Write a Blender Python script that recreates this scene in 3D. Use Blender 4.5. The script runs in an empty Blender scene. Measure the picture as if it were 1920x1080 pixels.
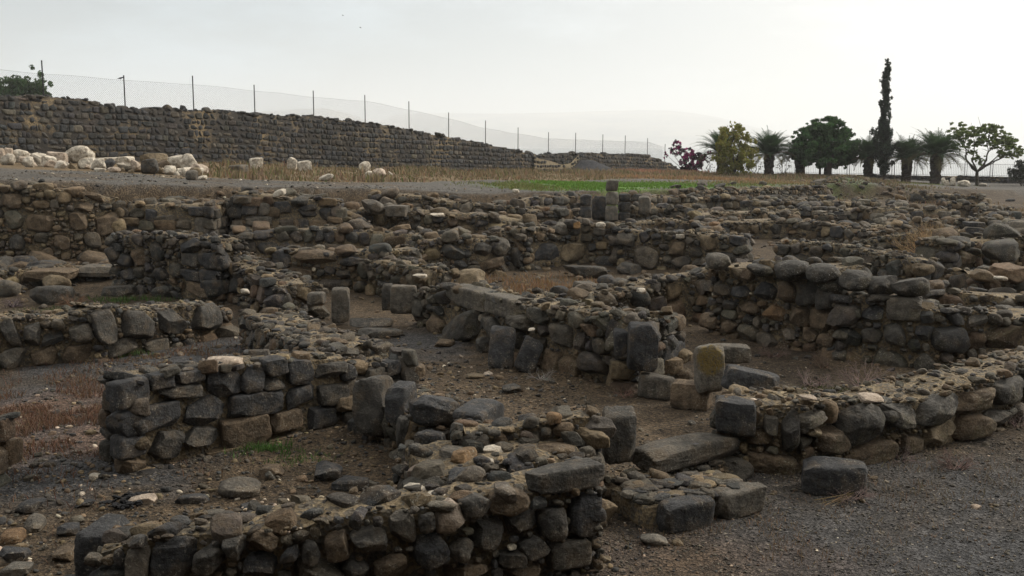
import bpy, math, random, time
import numpy as np
R = math.radians
SC = bpy.context.scene
COL = SC.collection
rng = np.random.default_rng(7)
random.seed(7)

# ------------------------------------------------------------------ camera model
CAMH, PITCH, FPX = 3.3, R(8.08), 1867.0
def ang(py): return PITCH + math.atan((py - 540) / FPX)
def d_of(py, z): return (CAMH - z) / math.tan(ang(py))          # ground distance of a point at height z seen on row py
def z_of(py, d): return CAMH - d * math.tan(ang(py))
def X_of(px, d, z):                                              # world x of column px at ground distance d
    depth = d * math.cos(PITCH) + (CAMH - z) * math.sin(PITCH)
    return (px - 960) / FPX * depth
def P_pz(px, py, z):
    d = d_of(py, z); return np.array([X_of(px, d, z), d, z])
def P_pd(px, py, d):
    z = z_of(py, d); return np.array([X_of(px, d, z), d, z])

# ------------------------------------------------------------------ noise
def _h(i, j, k, s):
    n = (i * 374761393 + j * 668265263 + k * 2147483647 + s * 1274126177) & 0xFFFFFFFF
    n = ((n ^ (n >> 13)) * 1274126177) & 0xFFFFFFFF
    n = n ^ (n >> 16)
    return (n & 0xFFFF) / 32767.5 - 1.0
def vnoise(P, s=0):
    P = np.asarray(P, float); I = np.floor(P).astype(np.int64); F = P - I
    F = F * F * (3 - 2 * F); out = 0
    for a in (0, 1):
        for b in (0, 1):
            for c in (0, 1):
                w = (F[..., 0] if a else 1 - F[..., 0]) * (F[..., 1] if b else 1 - F[..., 1]) * (F[..., 2] if c else 1 - F[..., 2])
                out = out + w * _h(I[..., 0] + a, I[..., 1] + b, I[..., 2] + c, s)
    return out
def fbm(P, o=3, s=0):
    t, a, f = 0, 1.0, 1.0
    for k in range(o):
        t = t + a * vnoise(np.asarray(P) * f, s + k); a *= .5; f *= 2.03
    return t / 1.6
def sst(x, a=0., b=1.):
    t = np.clip((x - a) / (b - a), 0, 1); return t * t * (3 - 2 * t)

# ------------------------------------------------------------------ materials
def newmat(name):
    m = bpy.data.materials.new(name); m.use_nodes = True
    nt = m.node_tree; b = nt.nodes['Principled BSDF']
    b.inputs['Specular IOR Level'].default_value = .25
    return m, nt, b
def N(nt, t, **kw):
    n = nt.nodes.new(t)
    for k, v in kw.items():
        if k in n.inputs: n.inputs[k].default_value = v
        else: setattr(n, k, v)
    return n
def noise(nt, vec, scale, detail=4, rough=.6):
    n = N(nt, 'ShaderNodeTexNoise'); n.inputs['Scale'].default_value = scale
    n.inputs['Detail'].default_value = detail; n.inputs['Roughness'].default_value = rough
    nt.links.new(vec, n.inputs['Vector']); return n.outputs['Fac']
def ramp(nt, fac, stops):
    r = N(nt, 'ShaderNodeValToRGB'); e = r.color_ramp.elements
    while len(e) < len(stops): e.new(.5)
    for el, (p, c) in zip(e, stops):
        el.position = p; el.color = (c, c, c, 1) if not isinstance(c, tuple) else (*c, 1)
    nt.links.new(fac, r.inputs['Fac']); return r.outputs['Color']
def mix(nt, fac, a, b, mode='MIX'):
    m = N(nt, 'ShaderNodeMix', data_type='RGBA', blend_type=mode)
    for sock, v in ((m.inputs[0], fac), (m.inputs[6], a), (m.inputs[7], b)):
        if isinstance(v, (int, float)): sock.default_value = v
        elif isinstance(v, tuple): sock.default_value = (*v, 1)
        else: nt.links.new(v, sock)
    return m.outputs[2]
def math_(nt, op, a, b=0.0):
    m = N(nt, 'ShaderNodeMath', operation=op)
    for sock, v in ((m.inputs[0], a), (m.inputs[1], b)):
        if isinstance(v, (int, float)): sock.default_value = v
        else: nt.links.new(v, sock)
    return m.outputs[0]
def bump(nt, b, h, dist, strength=1.0, prev=None):
    n = N(nt, 'ShaderNodeBump'); n.inputs['Distance'].default_value = dist; n.inputs['Strength'].default_value = strength
    nt.links.new(h, n.inputs['Height'])
    if prev is not None: nt.links.new(prev, n.inputs['Normal'])
    nt.links.new(n.outputs[0], b.inputs['Normal']); return n.outputs[0]

def stone_mat(name, lichen=.5, lichen_col=(.30, .28, .23), moss=0.0, soil=.5, k=1.0, spot=None):
    m, nt, b = newmat(name)
    co = N(nt, 'ShaderNodeTexCoord').outputs['Object']
    at = N(nt, 'ShaderNodeAttribute', attribute_name='Col').outputs['Color']
    n1 = noise(nt, co, 7 * k, 6, .65); n2 = noise(nt, co, 38 * k, 5, .7); n3 = noise(nt, co, 2.2 * k, 4)
    c = mix(nt, 1.0, at, ramp(nt, n1, [(.3, .42), (.7, 1.6)]), 'MULTIPLY')
    c = mix(nt, 1.0, c, ramp(nt, n2, [(.25, .5), (.75, 1.5)]), 'MULTIPLY')
    # soil stain
    sf = ramp(nt, noise(nt, co, 4.3 * k, 5, .7), [(.48, 0.0), (.66, soil)])
    c = mix(nt, sf, c, (.135, .095, .055))
    # lichen speckle
    lf = math_(nt, 'MULTIPLY', ramp(nt, noise(nt, co, 42 * k, 4, .75), [(.57, 0.0), (.63, 1.0)]), ramp(nt, n3, [(.42, 0.0), (.62, lichen)]))
    c = mix(nt, lf, c, lichen_col)
    yl = ramp(nt, noise(nt, co, 3.1 * k, 3), [(.70, 0.0), (.78, .35)])
    c = mix(nt, yl, c, (.17, .12, .035))
    if moss:
        mf = math_(nt, 'MULTIPLY', ramp(nt, noise(nt, co, 3.0 * k, 4), [(.5, 0.0), (.62, moss)]), ramp(nt, noise(nt, co, 30 * k, 3), [(.4, 0.0), (.6, 1.0)]))
        c = mix(nt, mf, c, (.060, .056, .024))
    if spot:
        dv = N(nt, 'ShaderNodeVectorMath', operation='DISTANCE'); nt.links.new(co, dv.inputs[0]); dv.inputs[1].default_value = spot[:3]
        e = math_(nt, 'ADD', dv.outputs['Value'], math_(nt, 'MULTIPLY', math_(nt, 'SUBTRACT', noise(nt, co, 11, 5, .7), .5), .34))
        mk = math_(nt, 'MULTIPLY', ramp(nt, e, [(spot[3] * .7, .8), (spot[3], 0.0)]), ramp(nt, n2, [(.36, 0.0), (.5, 1.0)]))
        c = mix(nt, mk, c, (.165, .110, .018))
    nt.links.new(c, b.inputs['Base Color']); b.inputs['Roughness'].default_value = .82
    p = bump(nt, b, n1, .06 / k, .8); p = bump(nt, b, n2, .02 / k, 1.0, p)
    v = N(nt, 'ShaderNodeTexVoronoi'); v.inputs['Scale'].default_value = 60 * k; nt.links.new(co, v.inputs['Vector'])
    bump(nt, b, ramp(nt, v.outputs['Distance'], [(.0, 0.0), (.35, 1.0)]), .006 / k, .5, p)
    return m
M = {}
M['stone'] = stone_mat('basalt', .8, moss=0)
M['mossy'] = stone_mat('mossy_basalt', .9, moss=.55, soil=.35)
M['pale'] = stone_mat('limestone', .7, (.07, .066, .06), soil=.75)
M['far'] = stone_mat('far_basalt', .3, k=.6, soil=.12)

def mortar_mat(name, c1, c2, c3):
    m, nt, b = newmat(name)
    co = N(nt, 'ShaderNodeTexCoord').outputs['Object']
    n1 = noise(nt, co, 5 if name != 'dark_mortar' else .5, 6, .7); n2 = noise(nt, co, 45, 5, .7)
    c = mix(nt, ramp(nt, n1, [(.35 if name != 'dark_mortar' else .5, 0.0), (.65, 1.0)]), c1, c2)
    v = N(nt, 'ShaderNodeTexVoronoi'); v.inputs['Scale'].default_value = 28; nt.links.new(co, v.inputs['Vector'])
    pick = ramp(nt, v.outputs['Color'], [(.55, 0.0), (.6, .75)])
    c = mix(nt, pick, c, c3)
    c = mix(nt, 1.0, c, ramp(nt, n2, [(.25, .5), (.75, 1.5)]), 'MULTIPLY')
    nt.links.new(c, b.inputs['Base Color']); b.inputs['Roughness'].default_value = .95
    p = bump(nt, b, n2, .02, .9)
    bump(nt, b, v.outputs['Distance'], .02, .9, p)
    return m
M['mortar'] = mortar_mat('earth_mortar', (.100, .074, .046), (.25, .195, .120), (.075, .068, .058))
M['mortar_pale'] = mortar_mat('lime_mortar', (.21, .165, .10), (.32, .26, .17), (.2, .17, .12))
M['mortar_dark'] = mortar_mat('dark_mortar', (.040, .035, .03), (.25, .185, .105), (.05, .045, .04))

def attr_mat(name, rough=.8, transl=0.0, nscale=0):
    m, nt, b = newmat(name)
    at = N(nt, 'ShaderNodeAttribute', attribute_name='Col').outputs['Color']
    c = at
    if nscale:
        co = N(nt, 'ShaderNodeTexCoord').outputs['Object']
        n = noise(nt, co, nscale, 4, .7)
        c = mix(nt, 1.0, at, ramp(nt, n, [(.3, .5), (.7, 1.5)]), 'MULTIPLY'); bump(nt, b, n, .03, .8)
    nt.links.new(c, b.inputs['Base Color']); b.inputs['Roughness'].default_value = rough
    if transl:
        t = N(nt, 'ShaderNodeBsdfTranslucent'); nt.links.new(c, t.inputs['Color'])
        mx = N(nt, 'ShaderNodeMixShader'); mx.inputs[0].default_value = transl
        nt.links.new(b.outputs[0], mx.inputs[1]); nt.links.new(t.outputs[0], mx.inputs[2])
        nt.links.new(mx.outputs[0], nt.nodes['Material Output'].inputs['Surface'])
    return m
M['leaf'] = attr_mat('foliage', .7, .4)
M['blade'] = attr_mat('grass_blades', .8, .2)
M['bark'] = attr_mat('bark', .9, 0, 9)
M['twig'] = attr_mat('twigs', .9)
M['pebble'] = attr_mat('pebbles', .85)
M['iron'], _nt, _b = newmat('dark_iron'); _b.inputs['Base Color'].default_value = (.03, .028, .03, 1); _b.inputs['Roughness'].default_value = .6
M['wire'], _nt, _b = newmat('galvanised_wire'); _b.inputs['Base Color'].default_value = (.09, .092, .095, 1); _b.inputs['Roughness'].default_value = .6
M['feather'], _nt, _b = newmat('dark_feathers'); _b.inputs['Base Color'].default_value = (.025, .027, .035, 1); _b.inputs['Roughness'].default_value = .7

# ------------------------------------------------------------------ mesh building
def tag(o, label=None, cat=None, group=None, kind=None):
    if cat and not kind: kind = 'thing'
    for k, v in (('label', label), ('category', cat), ('group', group), ('kind', kind)):
        if v: o[k] = v
    return o
def mkmesh(name, V, Q=None, T=None, col=None, mats=(), mi=None, smooth=True, origin=None, parent=None, sharp=None):
    V = np.asarray(V, float).reshape(-1, 3)
    origin = np.zeros(3) if origin is None else np.asarray(origin, float)
    Q = np.zeros((0, 4), np.int64) if Q is None else np.asarray(Q, np.int64).reshape(-1, 4)
    T = np.zeros((0, 3), np.int64) if T is None else np.asarray(T, np.int64).reshape(-1, 3)
    me = bpy.data.meshes.new(name)
    me.vertices.add(len(V)); me.vertices.foreach_set('co', (V - origin).astype(np.float32).ravel())
    nl = Q.size + T.size; me.loops.add(nl)
    me.loops.foreach_set('vertex_index', np.concatenate([Q.ravel(), T.ravel()]).astype(np.int32))
    npol = len(Q) + len(T); me.polygons.add(npol)
    st = np.concatenate([np.arange(len(Q)) * 4, Q.size + np.arange(len(T)) * 3]).astype(np.int32)
    me.polygons.foreach_set('loop_start', st)
    me.polygons.foreach_set('use_smooth', np.full(npol, smooth))
    for m in mats: me.materials.append(m)
    if mi is not None: me.polygons.foreach_set('material_index', np.asarray(mi, np.int32))
    if col is not None:
        a = me.color_attributes.new('Col', 'FLOAT_COLOR', 'POINT')
        c4 = np.ones((len(V), 4), np.float32); c4[:, :3] = col
        a.data.foreach_set('color', c4.ravel())
    me.update(calc_edges=True)
    if sharp: me.set_sharp_from_angle(angle=R(sharp))
    o = bpy.data.objects.new(name, me); COL.objects.link(o)
    if parent is not None:
        o.parent = parent; o.location = origin - np.array(world_loc(parent))
    else: o.location = origin
    return o
def world_loc(o):
    l = np.array(o.location)
    return l if o.parent is None else l + world_loc(o.parent)
def empty(name, loc):
    o = bpy.data.objects.new(name, None); COL.objects.link(o); o.location = loc; o.empty_display_size = .3; return o

# ------------------------------------------------------------------ rock prototypes
def cube_sphere(n):
    idx, V, Q = {}, [], []
    def vid(p):
        k = tuple(np.round(p, 6))
        if k not in idx: idx[k] = len(V); V.append(p)
        return idx[k]
    g = np.linspace(-1, 1, n + 1)
    for ax in range(3):
        for s in (-1, 1):
            for i in range(n):
                for j in range(n):
                    q = []
                    for a, b in ((i, j), (i + 1, j), (i + 1, j + 1), (i, j + 1)):
                        p = [0, 0, 0]; p[ax] = s; p[(ax + 1) % 3] = g[a]; p[(ax + 2) % 3] = g[b]; q.append(vid(tuple(p)))
                    Q.append(q if s > 0 else q[::-1])
    return np.array(V, float), np.array(Q)
CS = {n: cube_sphere(n) for n in (3, 5, 8, 14, 22)}
def rock(n, kind, seed):
    r = np.random.default_rng(seed); V, Q = CS[n]
    V = np.tan(V * .72) / math.tan(.72)
    d = V / np.linalg.norm(V, axis=1)[:, None]
    p, chops, amp = {'round': (2.5, 4, .10), 'cob': (3.3, 8, .09), 'ang': (4.6, 11, .08), 'block': (10, 8, .05), 'slab': (5, 6, .07), 'lump': (2.6, 4, .20)}[kind]
    rad = (np.abs(d) ** p).sum(1) ** (-1 / p)
    v = d * rad[:, None]
    sh = r.normal(0, .10 if kind != 'block' else .045, (3, 3)); v = v @ (np.eye(3) + sh)
    m = np.abs(v).max()
    for _ in range(chops):
        nn = r.normal(size=3); nn /= np.linalg.norm(nn)
        sup = (v @ nn).max()
        o = sup * (r.uniform(.62, .92) if kind != 'block' else r.uniform(.8, .95))
        v = v - np.maximum(0, v @ nn - o)[:, None] * nn
    off = r.uniform(-50, 50, 3)
    v = v * (1 + amp * fbm(d * 1.6 + off, 3)[:, None])
    if n >= 8: v = v * (1 + (.045 if kind != 'block' else .03) * fbm(d * 5 + off, 3)[:, None])
    if n >= 14: v = v * (1 + .022 * fbm(d * 14 + off, 2)[:, None])
    if n >= 22: v = v * (1 + .012 * fbm(d * 34 + off, 2)[:, None])
    lo, hi = v.min(0), v.max(0)
    return (v - (lo + hi) / 2) / ((hi - lo) / 2)
NV = {3: 8, 5: 10, 8: 10, 14: 6}
KINDS_ = ('round', 'cob', 'ang', 'block', 'slab', 'lump')
PROTO = {(n, k): [rock(n, k, 1000 * n + 31 * i + hash(k[0]) % 1 + KINDS_.index(k) * 7) for i in range(c)] for n, c in NV.items() for k in KINDS_}

PAL = {'d': (.039, .039, .040), 'g': (.086, .076, .062), 'b': (.098, .071, .046), 't': (.150, .115, .072), 'o': (.13, .080, .042),
       'w': (.45, .40, .325), 'p': (.37, .30, .235), 'm': (.052, .048, .042), 'c': (.125, .113, .094), 'k': (.036, .038, .041)}
def pick_col(weights, low=0.0):
    ks = list(weights); w = np.array([weights[k] * (1 + 2.0 * low if k in 'bto' else 1) for k in ks], float)
    k = ks[rng.choice(len(ks), p=w / w.sum())]
    return np.array(PAL[k]) * np.array([.93, .90, .845]) * rng.uniform(.7, 1.35) * (1 + rng.normal(0, .025, 3))

class Bag:                                                       # gathers rocks into one mesh
    def __init__(s): s.g = {}
    def add(s, n, kind, A, loc, col):
        i = rng.integers(len(PROTO[(n, kind)])); s.g.setdefault((n, kind, i), []).append((A, loc, col))
    def arrays(s):
        Vs, Qs, Cs, o = [], [], [], 0
        for (n, k, i), L in s.g.items():
            pv = PROTO[(n, k)][i]; q = CS[n][1]
            A = np.array([a for a, _, _ in L]); l = np.array([b for _, b, _ in L]); c = np.array([x for _, _, x in L])
            v = np.einsum('kij,vj->kvi', A, pv) + l[:, None, :]
            Vs.append(v.reshape(-1, 3)); Cs.append(np.repeat(c, len(pv), 0))
            Qs.append((q[None] + (np.arange(len(L)) * len(pv))[:, None, None] + o).reshape(-1, 4)); o += len(L) * len(pv)
        if not Vs: return np.zeros((0, 3)), np.zeros((0, 4), int), np.zeros((0, 3))
        return np.concatenate(Vs), np.concatenate(Qs), np.concatenate(Cs)
def lod(size, loc):
    px = size * 995 / max(3., math.hypot(loc[0], loc[1]))
    return 14 if px > 26 else 8 if px > 11 else 5 if px > 4.5 else 3
def rot(ax, a):
    c, s = math.cos(a), math.sin(a); x, y, z = ax
    return np.array([[c + x * x * (1 - c), x * y * (1 - c) - z * s, x * z * (1 - c) + y * s], [y * x * (1 - c) + z * s, c + y * y * (1 - c), y * z * (1 - c) - x * s], [z * x * (1 - c) - y * s, z * y * (1 - c) + x * s, c + z * z * (1 - c)]])
def basis(t, n, u, sx, sy, sz, jit=.12):
    B = np.stack([t, n, u], 1)
    J = rot((0, 1, 0), rng.normal(0, jit)) @ rot((1, 0, 0), rng.normal(0, jit * .6)) @ rot((0, 0, 1), rng.normal(0, jit * .6))
    return B @ J @ np.diag([sx, sy, sz])

# ------------------------------------------------------------------ ground height
def rbf(pts):
    pts = np.array(pts, float); XY = pts[:, :2]; D = np.linalg.norm(XY[:, None] - XY[None], axis=2)
    n = len(pts); A = np.ones((n + 1, n + 1)); A[:n, :n] = -D - np.eye(n) * .3; A[n, n] = 0
    w = np.linalg.solve(A, np.append(pts[:, 2], 0))
    def f(x, y):
        x = np.asarray(x, float); out = np.full(x.shape, w[n])
        for (a, b), k in zip(XY, w[:n]): out = out - k * np.hypot(x - a, y - b)
        return out
    return f
TC = [(0, 337, 25), (200, 345, 26.5), (430, 352, 29), (600, 352, 32), (780, 356, 36), (900, 364, 38), (1050, 360, 43), (1150, 358, 46), (1300, 354, 50),
      (1420, 351, 54), (1560, 346, 60), (1660, 354, 60), (1720, 352, 70), (1850, 352, 80), (1920, 355, 75), (-250, 330, 24), (0, 304, 46), (86, 303, 49), (400, 306, 56),
      (700, 318, 69), (1050, 322, 88.5), (1247, 325, 104), (1285, 326, 107), (1441, 327, 100), (1626, 334, 98), (1753, 345, 95), (1850, 348, 96), (1990, 351, 95),
      (1100, 343, 60), (900, 337, 52), (600, 335, 45), (300, 328, 38), (100, 322, 34), (-300, 302, 40), (2300, 352, 90)]
terr = rbf([P_pd(*c) for c in TC])
floor_ = rbf([(-7, 8, 0), (0, 7, 0), (0, 10, 0), (6, 8, 0), (-8, 15, 0), (0, 15, 0), (8, 15, 0), (-11, 20, .1), (-11, 24, .45), (-6, 25, .4), (-5, 21, .15), (0, 27, .0), (0, 22, 0), (6, 27, 0), (10, 20, .1),
               (15, 20, .1), (-2, 31, .5), (0, 38, .45), (6, 40, .3), (12, 45, .2), (20, 45, .0), (20, 35, 0), (30, 45, 0), (-6, 29, .8), (30, 70, -.1), (25, 60, .1), (-30, 10, .2), (30, 10, 0), (0, -30, 0), (50, 60, -.1), (-25, 24, .5)])
LIP = np.array([P_pd(*c)[:2] for c in [(0, 337, 25), (200, 345, 26.5), (430, 352, 29.5), (600, 352, 32.5), (780, 356, 36.5), (900, 364, 38.5), (1050, 360, 43.5), (1150, 358, 46.5), (1300, 354, 50.5), (1420, 351, 54.5), (1560, 346, 60), (1660, 354, 61)]] + [(40, 74), (90, 90)])
LIP = np.vstack([[-60, 22], [-20, 24], LIP])
W0, W1 = np.array([-23.4, 50.]), np.array([16.1, 105.])
WD = (W1 - W0) / np.linalg.norm(W1 - W0); WNn = np.array([WD[1], -WD[0]])     # normal toward the camera
def wall_t(px):
    t = np.linspace(-.6, 1.6, 4000); X = W0[0] + 39.5 * t; Y = W0[1] + 55 * t
    return np.interp(px, 960 + FPX * X / (Y * math.cos(PITCH) + .8 * math.sin(PITCH)), t)
def wall_d(px): return 50 + 55 * wall_t(px)
WTOP = [(-300, 172), (-40, 179), (86, 183), (165, 188), (200, 198), (237, 203), (300, 205), (365, 207), (420, 209), (479, 214), (589, 220), (685, 230), (767, 243), (841, 257), (910, 270), (971, 284), (1000, 289), (1028, 291), (1079, 288), (1130, 289), (1172, 290), (1214, 292), (1250, 304), (1285, 323)]
WTOPZ = np.array([[wall_d(a) - 0, z_of(b, wall_d(a))] for a, b in WTOP])
def ground(x, y):
    x = np.asarray(x, float); y = np.asarray(y, float)
    P = np.stack([x, y, 0 * x], -1)
    yl = np.interp(x, LIP[:, 0], LIP[:, 1])
    m = sst(y - yl + .35 * vnoise(P * .8, 5), -.75, .25)
    f = floor_(np.clip(x, -40, 60), np.clip(y, -10, 80)); t = terr(np.clip(x, -45, 70), np.clip(y, 20, 115))
    h = f * (1 - m) + t * m
    h = h + .035 * fbm(P * .9, 3, 11) + .015 * fbm(P * 4, 2, 12)
    # spoil heap at the right back of the ruins
    h = h + .55 * np.exp(-(((x - 21.5) / 2.2) ** 2 + ((y - 64) / 3.) ** 2)) + .75 * np.exp(-(((x - 6.0) / 2.6) ** 2 + ((y - 91.5) / 1.6) ** 2)) * .8
    # land kept up behind the long wall, then the slope to the lake
    s = (x - W0[0]) * WNn[0] + (y - W0[1]) * WNn[1]               # >0 in front of the wall
    along = np.clip(50 + ((x - W0[0]) * WD[0] + (y - W0[1]) * WD[1]) * WD[1], 20, 107.5)
    hb = np.interp(along, WTOPZ[:, 0], WTOPZ[:, 1]) - .45 - np.clip(-s - 2, 0, 400) * .06
    k = sst(-s, .25, .9) * (1 - sst(x, 14.5, 19))
    h = h * (1 - k) + np.maximum(hb, -8) * k
    far = sst(y, 108, 135); h = h * (1 - far) + np.minimum(h, -8) * far
    return np.where(np.hypot(x, y) > 400, np.minimum(h, -8), h)
def gz(x, y): return float(ground(np.array([x]), np.array([y]))[0])

# ------------------------------------------------------------------ ruined walls
STY = {  # sizes of the face stones, kinds, colours
    'rubble': dict(sizes=(.30, .22, .15, .10, .06), kinds={'cob': 4, 'ang': 6, 'round': .8, 'slab': 1.5}, col={'d': 4, 'g': 3, 'b': 2, 'm': 4, 't': .7, 'w': .10, 'o': .04}),
    'boulder': dict(sizes=(.48, .33, .21, .13, .075), kinds={'round': 1.6, 'cob': 5, 'ang': 4}, col={'d': 2.5, 'g': 3, 'b': 3.5, 'm': 3.5, 't': 1, 'w': .06, 'o': .05}),
    'ashlar': dict(course=(.14, .24), w=(.18, .48), kinds={'block': 6, 'ang': 3}, col={'d': 6, 'm': 4, 'g': 2, 'b': 1, 't': .5}),
    'block': dict(course=(.22, .38), w=(.24, .66), kinds={'block': 4, 'ang': 3, 'cob': 3, 'round': 2}, col={'d': 3, 'g': 4, 'm': 2, 'b': 3, 't': 1}),
    'far': dict(course=(.22, .40), w=(.2, .72), kinds={'ang': 4, 'block': 3, 'cob': 3}, col={'k': 7, 'm': 3, 'g': 1}),
}
def choose(dct):
    ks = list(dct); w = np.array([dct[k] for k in ks], float); return ks[rng.choice(len(ks), p=w / w.sum())]
def pack(L, Hf, sty, pre=()):
    out = []
    if 'course' in sty:
        t = -.05; Hm = max(Hf(x) for x in np.linspace(0, L, 12))
        while t < Hm:
            h = rng.uniform(*sty['course']); s = -rng.uniform(0, .2)
            while s < L:
                w = rng.uniform(*sty['w']) * (1 if rng.random() > .25 else .55)
                hh = h * rng.uniform(.82, 1.0)
                if t + h * .55 < Hf(min(max(s + w / 2, 0), L)) and s + w * .5 < L and not any(max(0, min(s + w, a + c / 2) - max(s, a - c / 2)) * max(0, min(t + h, b + e / 2) - max(t, b - e / 2)) > .3 * w * h for a, b, c, e in pre): out.append((s + w / 2, t + h / 2, w * .97, hh * .97))
                s += w
            t += h
        return out
    cell = max(.02, sty['sizes'][-1] * .28)
    Hm = max(Hf(x) for x in np.linspace(0, L, 40)); nx, nz = int(L / cell) + 1, int(Hm / cell) + 2
    xs = (np.arange(nx) + .5) * cell; zs = (np.arange(nz) + .5) * cell
    occ = zs[None, :] > np.array([Hf(min(x, L)) for x in xs])[:, None] - .02
    for a, b, c, e in pre: occ[max(0, int((a - c / 2) / cell)):max(0, int((a + c / 2) / cell)), max(0, int((b - e / 2) / cell)):max(0, int((b + e / 2) / cell))] = True
    for k, size in enumerate(sty['sizes']):
        area = L * Hm; tries = int((2.0, 3.5, 5, 6, 7)[k] * area / size ** 2 * .5) + 4
        free = np.argwhere(~occ)
        if not len(free): break
        for q in free[rng.integers(len(free), size=min(tries, 9000))]:
            if occ[q[0], q[1]]: continue
            w = size * rng.uniform(.7, 1.45); h = w * rng.uniform(.55, 1.0)
            if rng.random() < .12: w, h = h, w
            a, c = max(0, int(q[0] - w / 2 / cell)), int(q[0] + w / 2 / cell) + 1
            e, g = max(0, int(q[1] - h / 2 / cell)), int(q[1] + h / 2 / cell) + 1
            blk = occ[a:c, e:g]
            if blk.mean() > .10 or g > nz + int(.3 * h / cell): continue
            out.append((xs[q[0]], zs[q[1]], w, h)); occ[a:c, e:g] = True
    return out

WALLS, KEYS = {}, {}
def plan_hit(P, px, py):                                         # where the sight line meets the wall's front in plan: arc length and height
    dx, dy, dz = px - 960, FPX * math.cos(PITCH) + (540 - py) * math.sin(PITCH), -FPX * math.sin(PITCH) + (540 - py) * math.cos(PITCH)
    acc, best = 0, None
    for i in range(len(P) - 1):
        a, b = P[i, :2], P[i + 1, :2]; e = b - a; L = np.linalg.norm(e); den = dx * e[1] - dy * e[0]
        if abs(den) > 1e-9:
            k = (a[0] * e[1] - a[1] * e[0]) / den; u = (a[0] * dy - a[1] * dx) / -den * -1
            u = ((dx * k - a[0]) * e[0] + (dy * k - a[1]) * e[1]) / (L * L)
            miss = max(0, -u, u - 1) * L
            if k > 0 and (best is None or miss < best[0] - 1e-6): best = (miss, acc + u * L, CAMH + dz * k)
        acc += L
    return best[1], best[2]
def wall(key, label, verts, thick=.6, sty='rubble', mode='t', zb=0.0, top='cobble', mat='stone', name='ruined_wall', cat='stone wall', scale=1.0, group='ruined basalt walls', back=False, core='mortar', jag=.06, ends=(1, 1), col=None, tops=1.0, low=None, core_in=.095, grow=1.12):
    S = dict(STY[sty]);
    if 'sizes' in S: S['sizes'] = tuple(x * scale for x in S['sizes'])
    else: S['course'] = tuple(x * scale for x in S['course']); S['w'] = tuple(x * scale for x in S['w'])
    if col: S['col'] = col
    P = []
    for v in verts:
        if mode == 't': P.append(P_pz(v[0], v[1], v[2]))
        elif mode == 'd': P.append(P_pd(v[0], v[1], v[2]))
        else: d = d_of(v[2], zb); P.append(P_pd(v[0], v[1], d))
    P = np.array(P); seg = np.linalg.norm(np.diff(P[:, :2], axis=0), axis=1); S_ = np.concatenate([[0], np.cumsum(seg)]); L = S_[-1]
    def at(s):
        s = np.clip(s, 0, L - 1e-6); i = int(np.searchsorted(S_, s, 'right') - 1); f = (s - S_[i]) / seg[i]
        t = (P[i + 1, :2] - P[i, :2]) / seg[i]; return P[i] * (1 - f) + P[i + 1] * f, np.array([t[0], t[1], 0]), np.array([t[1], -t[0], 0])
    sd = rng.uniform(0, 99)
    def ztop(s, off=0.0): return float(at(s)[0][2]) + jag * float(vnoise(np.array([s * 2.1 + sd, off * 2.1, 3.3])))
    zbot = min(gz(p[0] + dx, p[1] + dy) for p in P for dx, dy in ((0, 0), (0, thick))) - .12
    def zb_at(s):
        p = at(s)[0]; return gz(p[0], p[1]) - .10
    zbs = np.array([zb_at(s) for s in np.linspace(0, L, 24)]); zbf = lambda s: float(np.interp(s, np.linspace(0, L, 24), zbs))
    bag = Bag(); UP = np.array([0, 0, 1.])
    def put(s, t, w, h, c, tan, nrm, dpt, tp=False):
        kind = choose(S['kinds']); lowf = low if low is not None else max(0, 1 - (c[2] - zbot) / .55)
        cc = pick_col({k: v for k, v in S['col'].items() if k != 'w' or w < .14}, lowf); n = lod(max(w, h), c)
        if sty == 'far': cc = cc * (1 + .45 * float(fbm(c * np.array([.22, .22, .5]), 3, 66))) * (1.9 if rng.random() < .02 else 1)
        bag.add(n, kind, basis(tan, nrm, UP, w / 2 * grow, dpt / 2, h / 2 * grow, .12 if 'sizes' in S else .035), c, cc)
    def face(Lf, pos, Hf, pre=()):
        for s, t, w, h in pack(Lf, Hf, S, pre or ()):
            p, z0, tan, nrm = pos(s)
            dpt = min(max(w, h) * .9, .5)
            pr = rng.uniform(.12, .3) * dpt if 'sizes' in S else rng.uniform(.01, .045) - .5 * 0
            c = np.array([p[0], p[1], z0 + t]) - nrm * (dpt / 2 - (pr if 'sizes' in S else pr))
            put(s, t, w, h, c, tan, nrm, dpt)
    pre, kd = [], []
    for nm, rc, kind, c_, dp, lb in KEYS.get(key, []):
        xm, ym = (rc[0] + rc[2]) / 2, (rc[1] + rc[3]) / 2
        s0, s1 = plan_hit(P, rc[0], ym)[0], plan_hit(P, rc[2], ym)[0]; sm, za = plan_hit(P, xm, rc[1]); _, zc_ = plan_hit(P, xm, rc[3])
        pre.append((sm, (za + zc_) / 2 - zbf(sm), abs(s1 - s0), za - zc_)); kd.append((nm, kind, c_, dp, lb))
    face(L, lambda s: (at(s)[0], zbf(s), at(s)[1], at(s)[2]), lambda s: ztop(s) - zbf(s), pre)
    if back: face(L, lambda s: (at(L - s)[0] - at(L - s)[2] * thick, zbf(L - s), -at(L - s)[1], -at(L - s)[2]), lambda s: ztop(L - s) - zbf(L - s))
    for e, s0 in ((0, 0.0), (1, L)):
        if not ends[e]: continue
        p, tan, nrm = at(s0); sg = -1 if e == 0 else 1
        def pos(s, p=p, tan=tan, nrm=nrm, sg=sg, s0=s0):
            off = (thick - s) if sg < 0 else s
            q = p - nrm * off; return q, zbf(s0), -nrm * sg, tan * sg
        face(thick, pos, lambda s, s0=s0: ztop(s0) - zbf(s0))
    # stones lying on the top
    tsz = {'cobble': (.26, .18, .12, .08, .05), 'boulder': (.6, .45, .30, .18, .10), 'flat': (.34, .24, .14, .09, .05), 'none': ()}[top]
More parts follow.
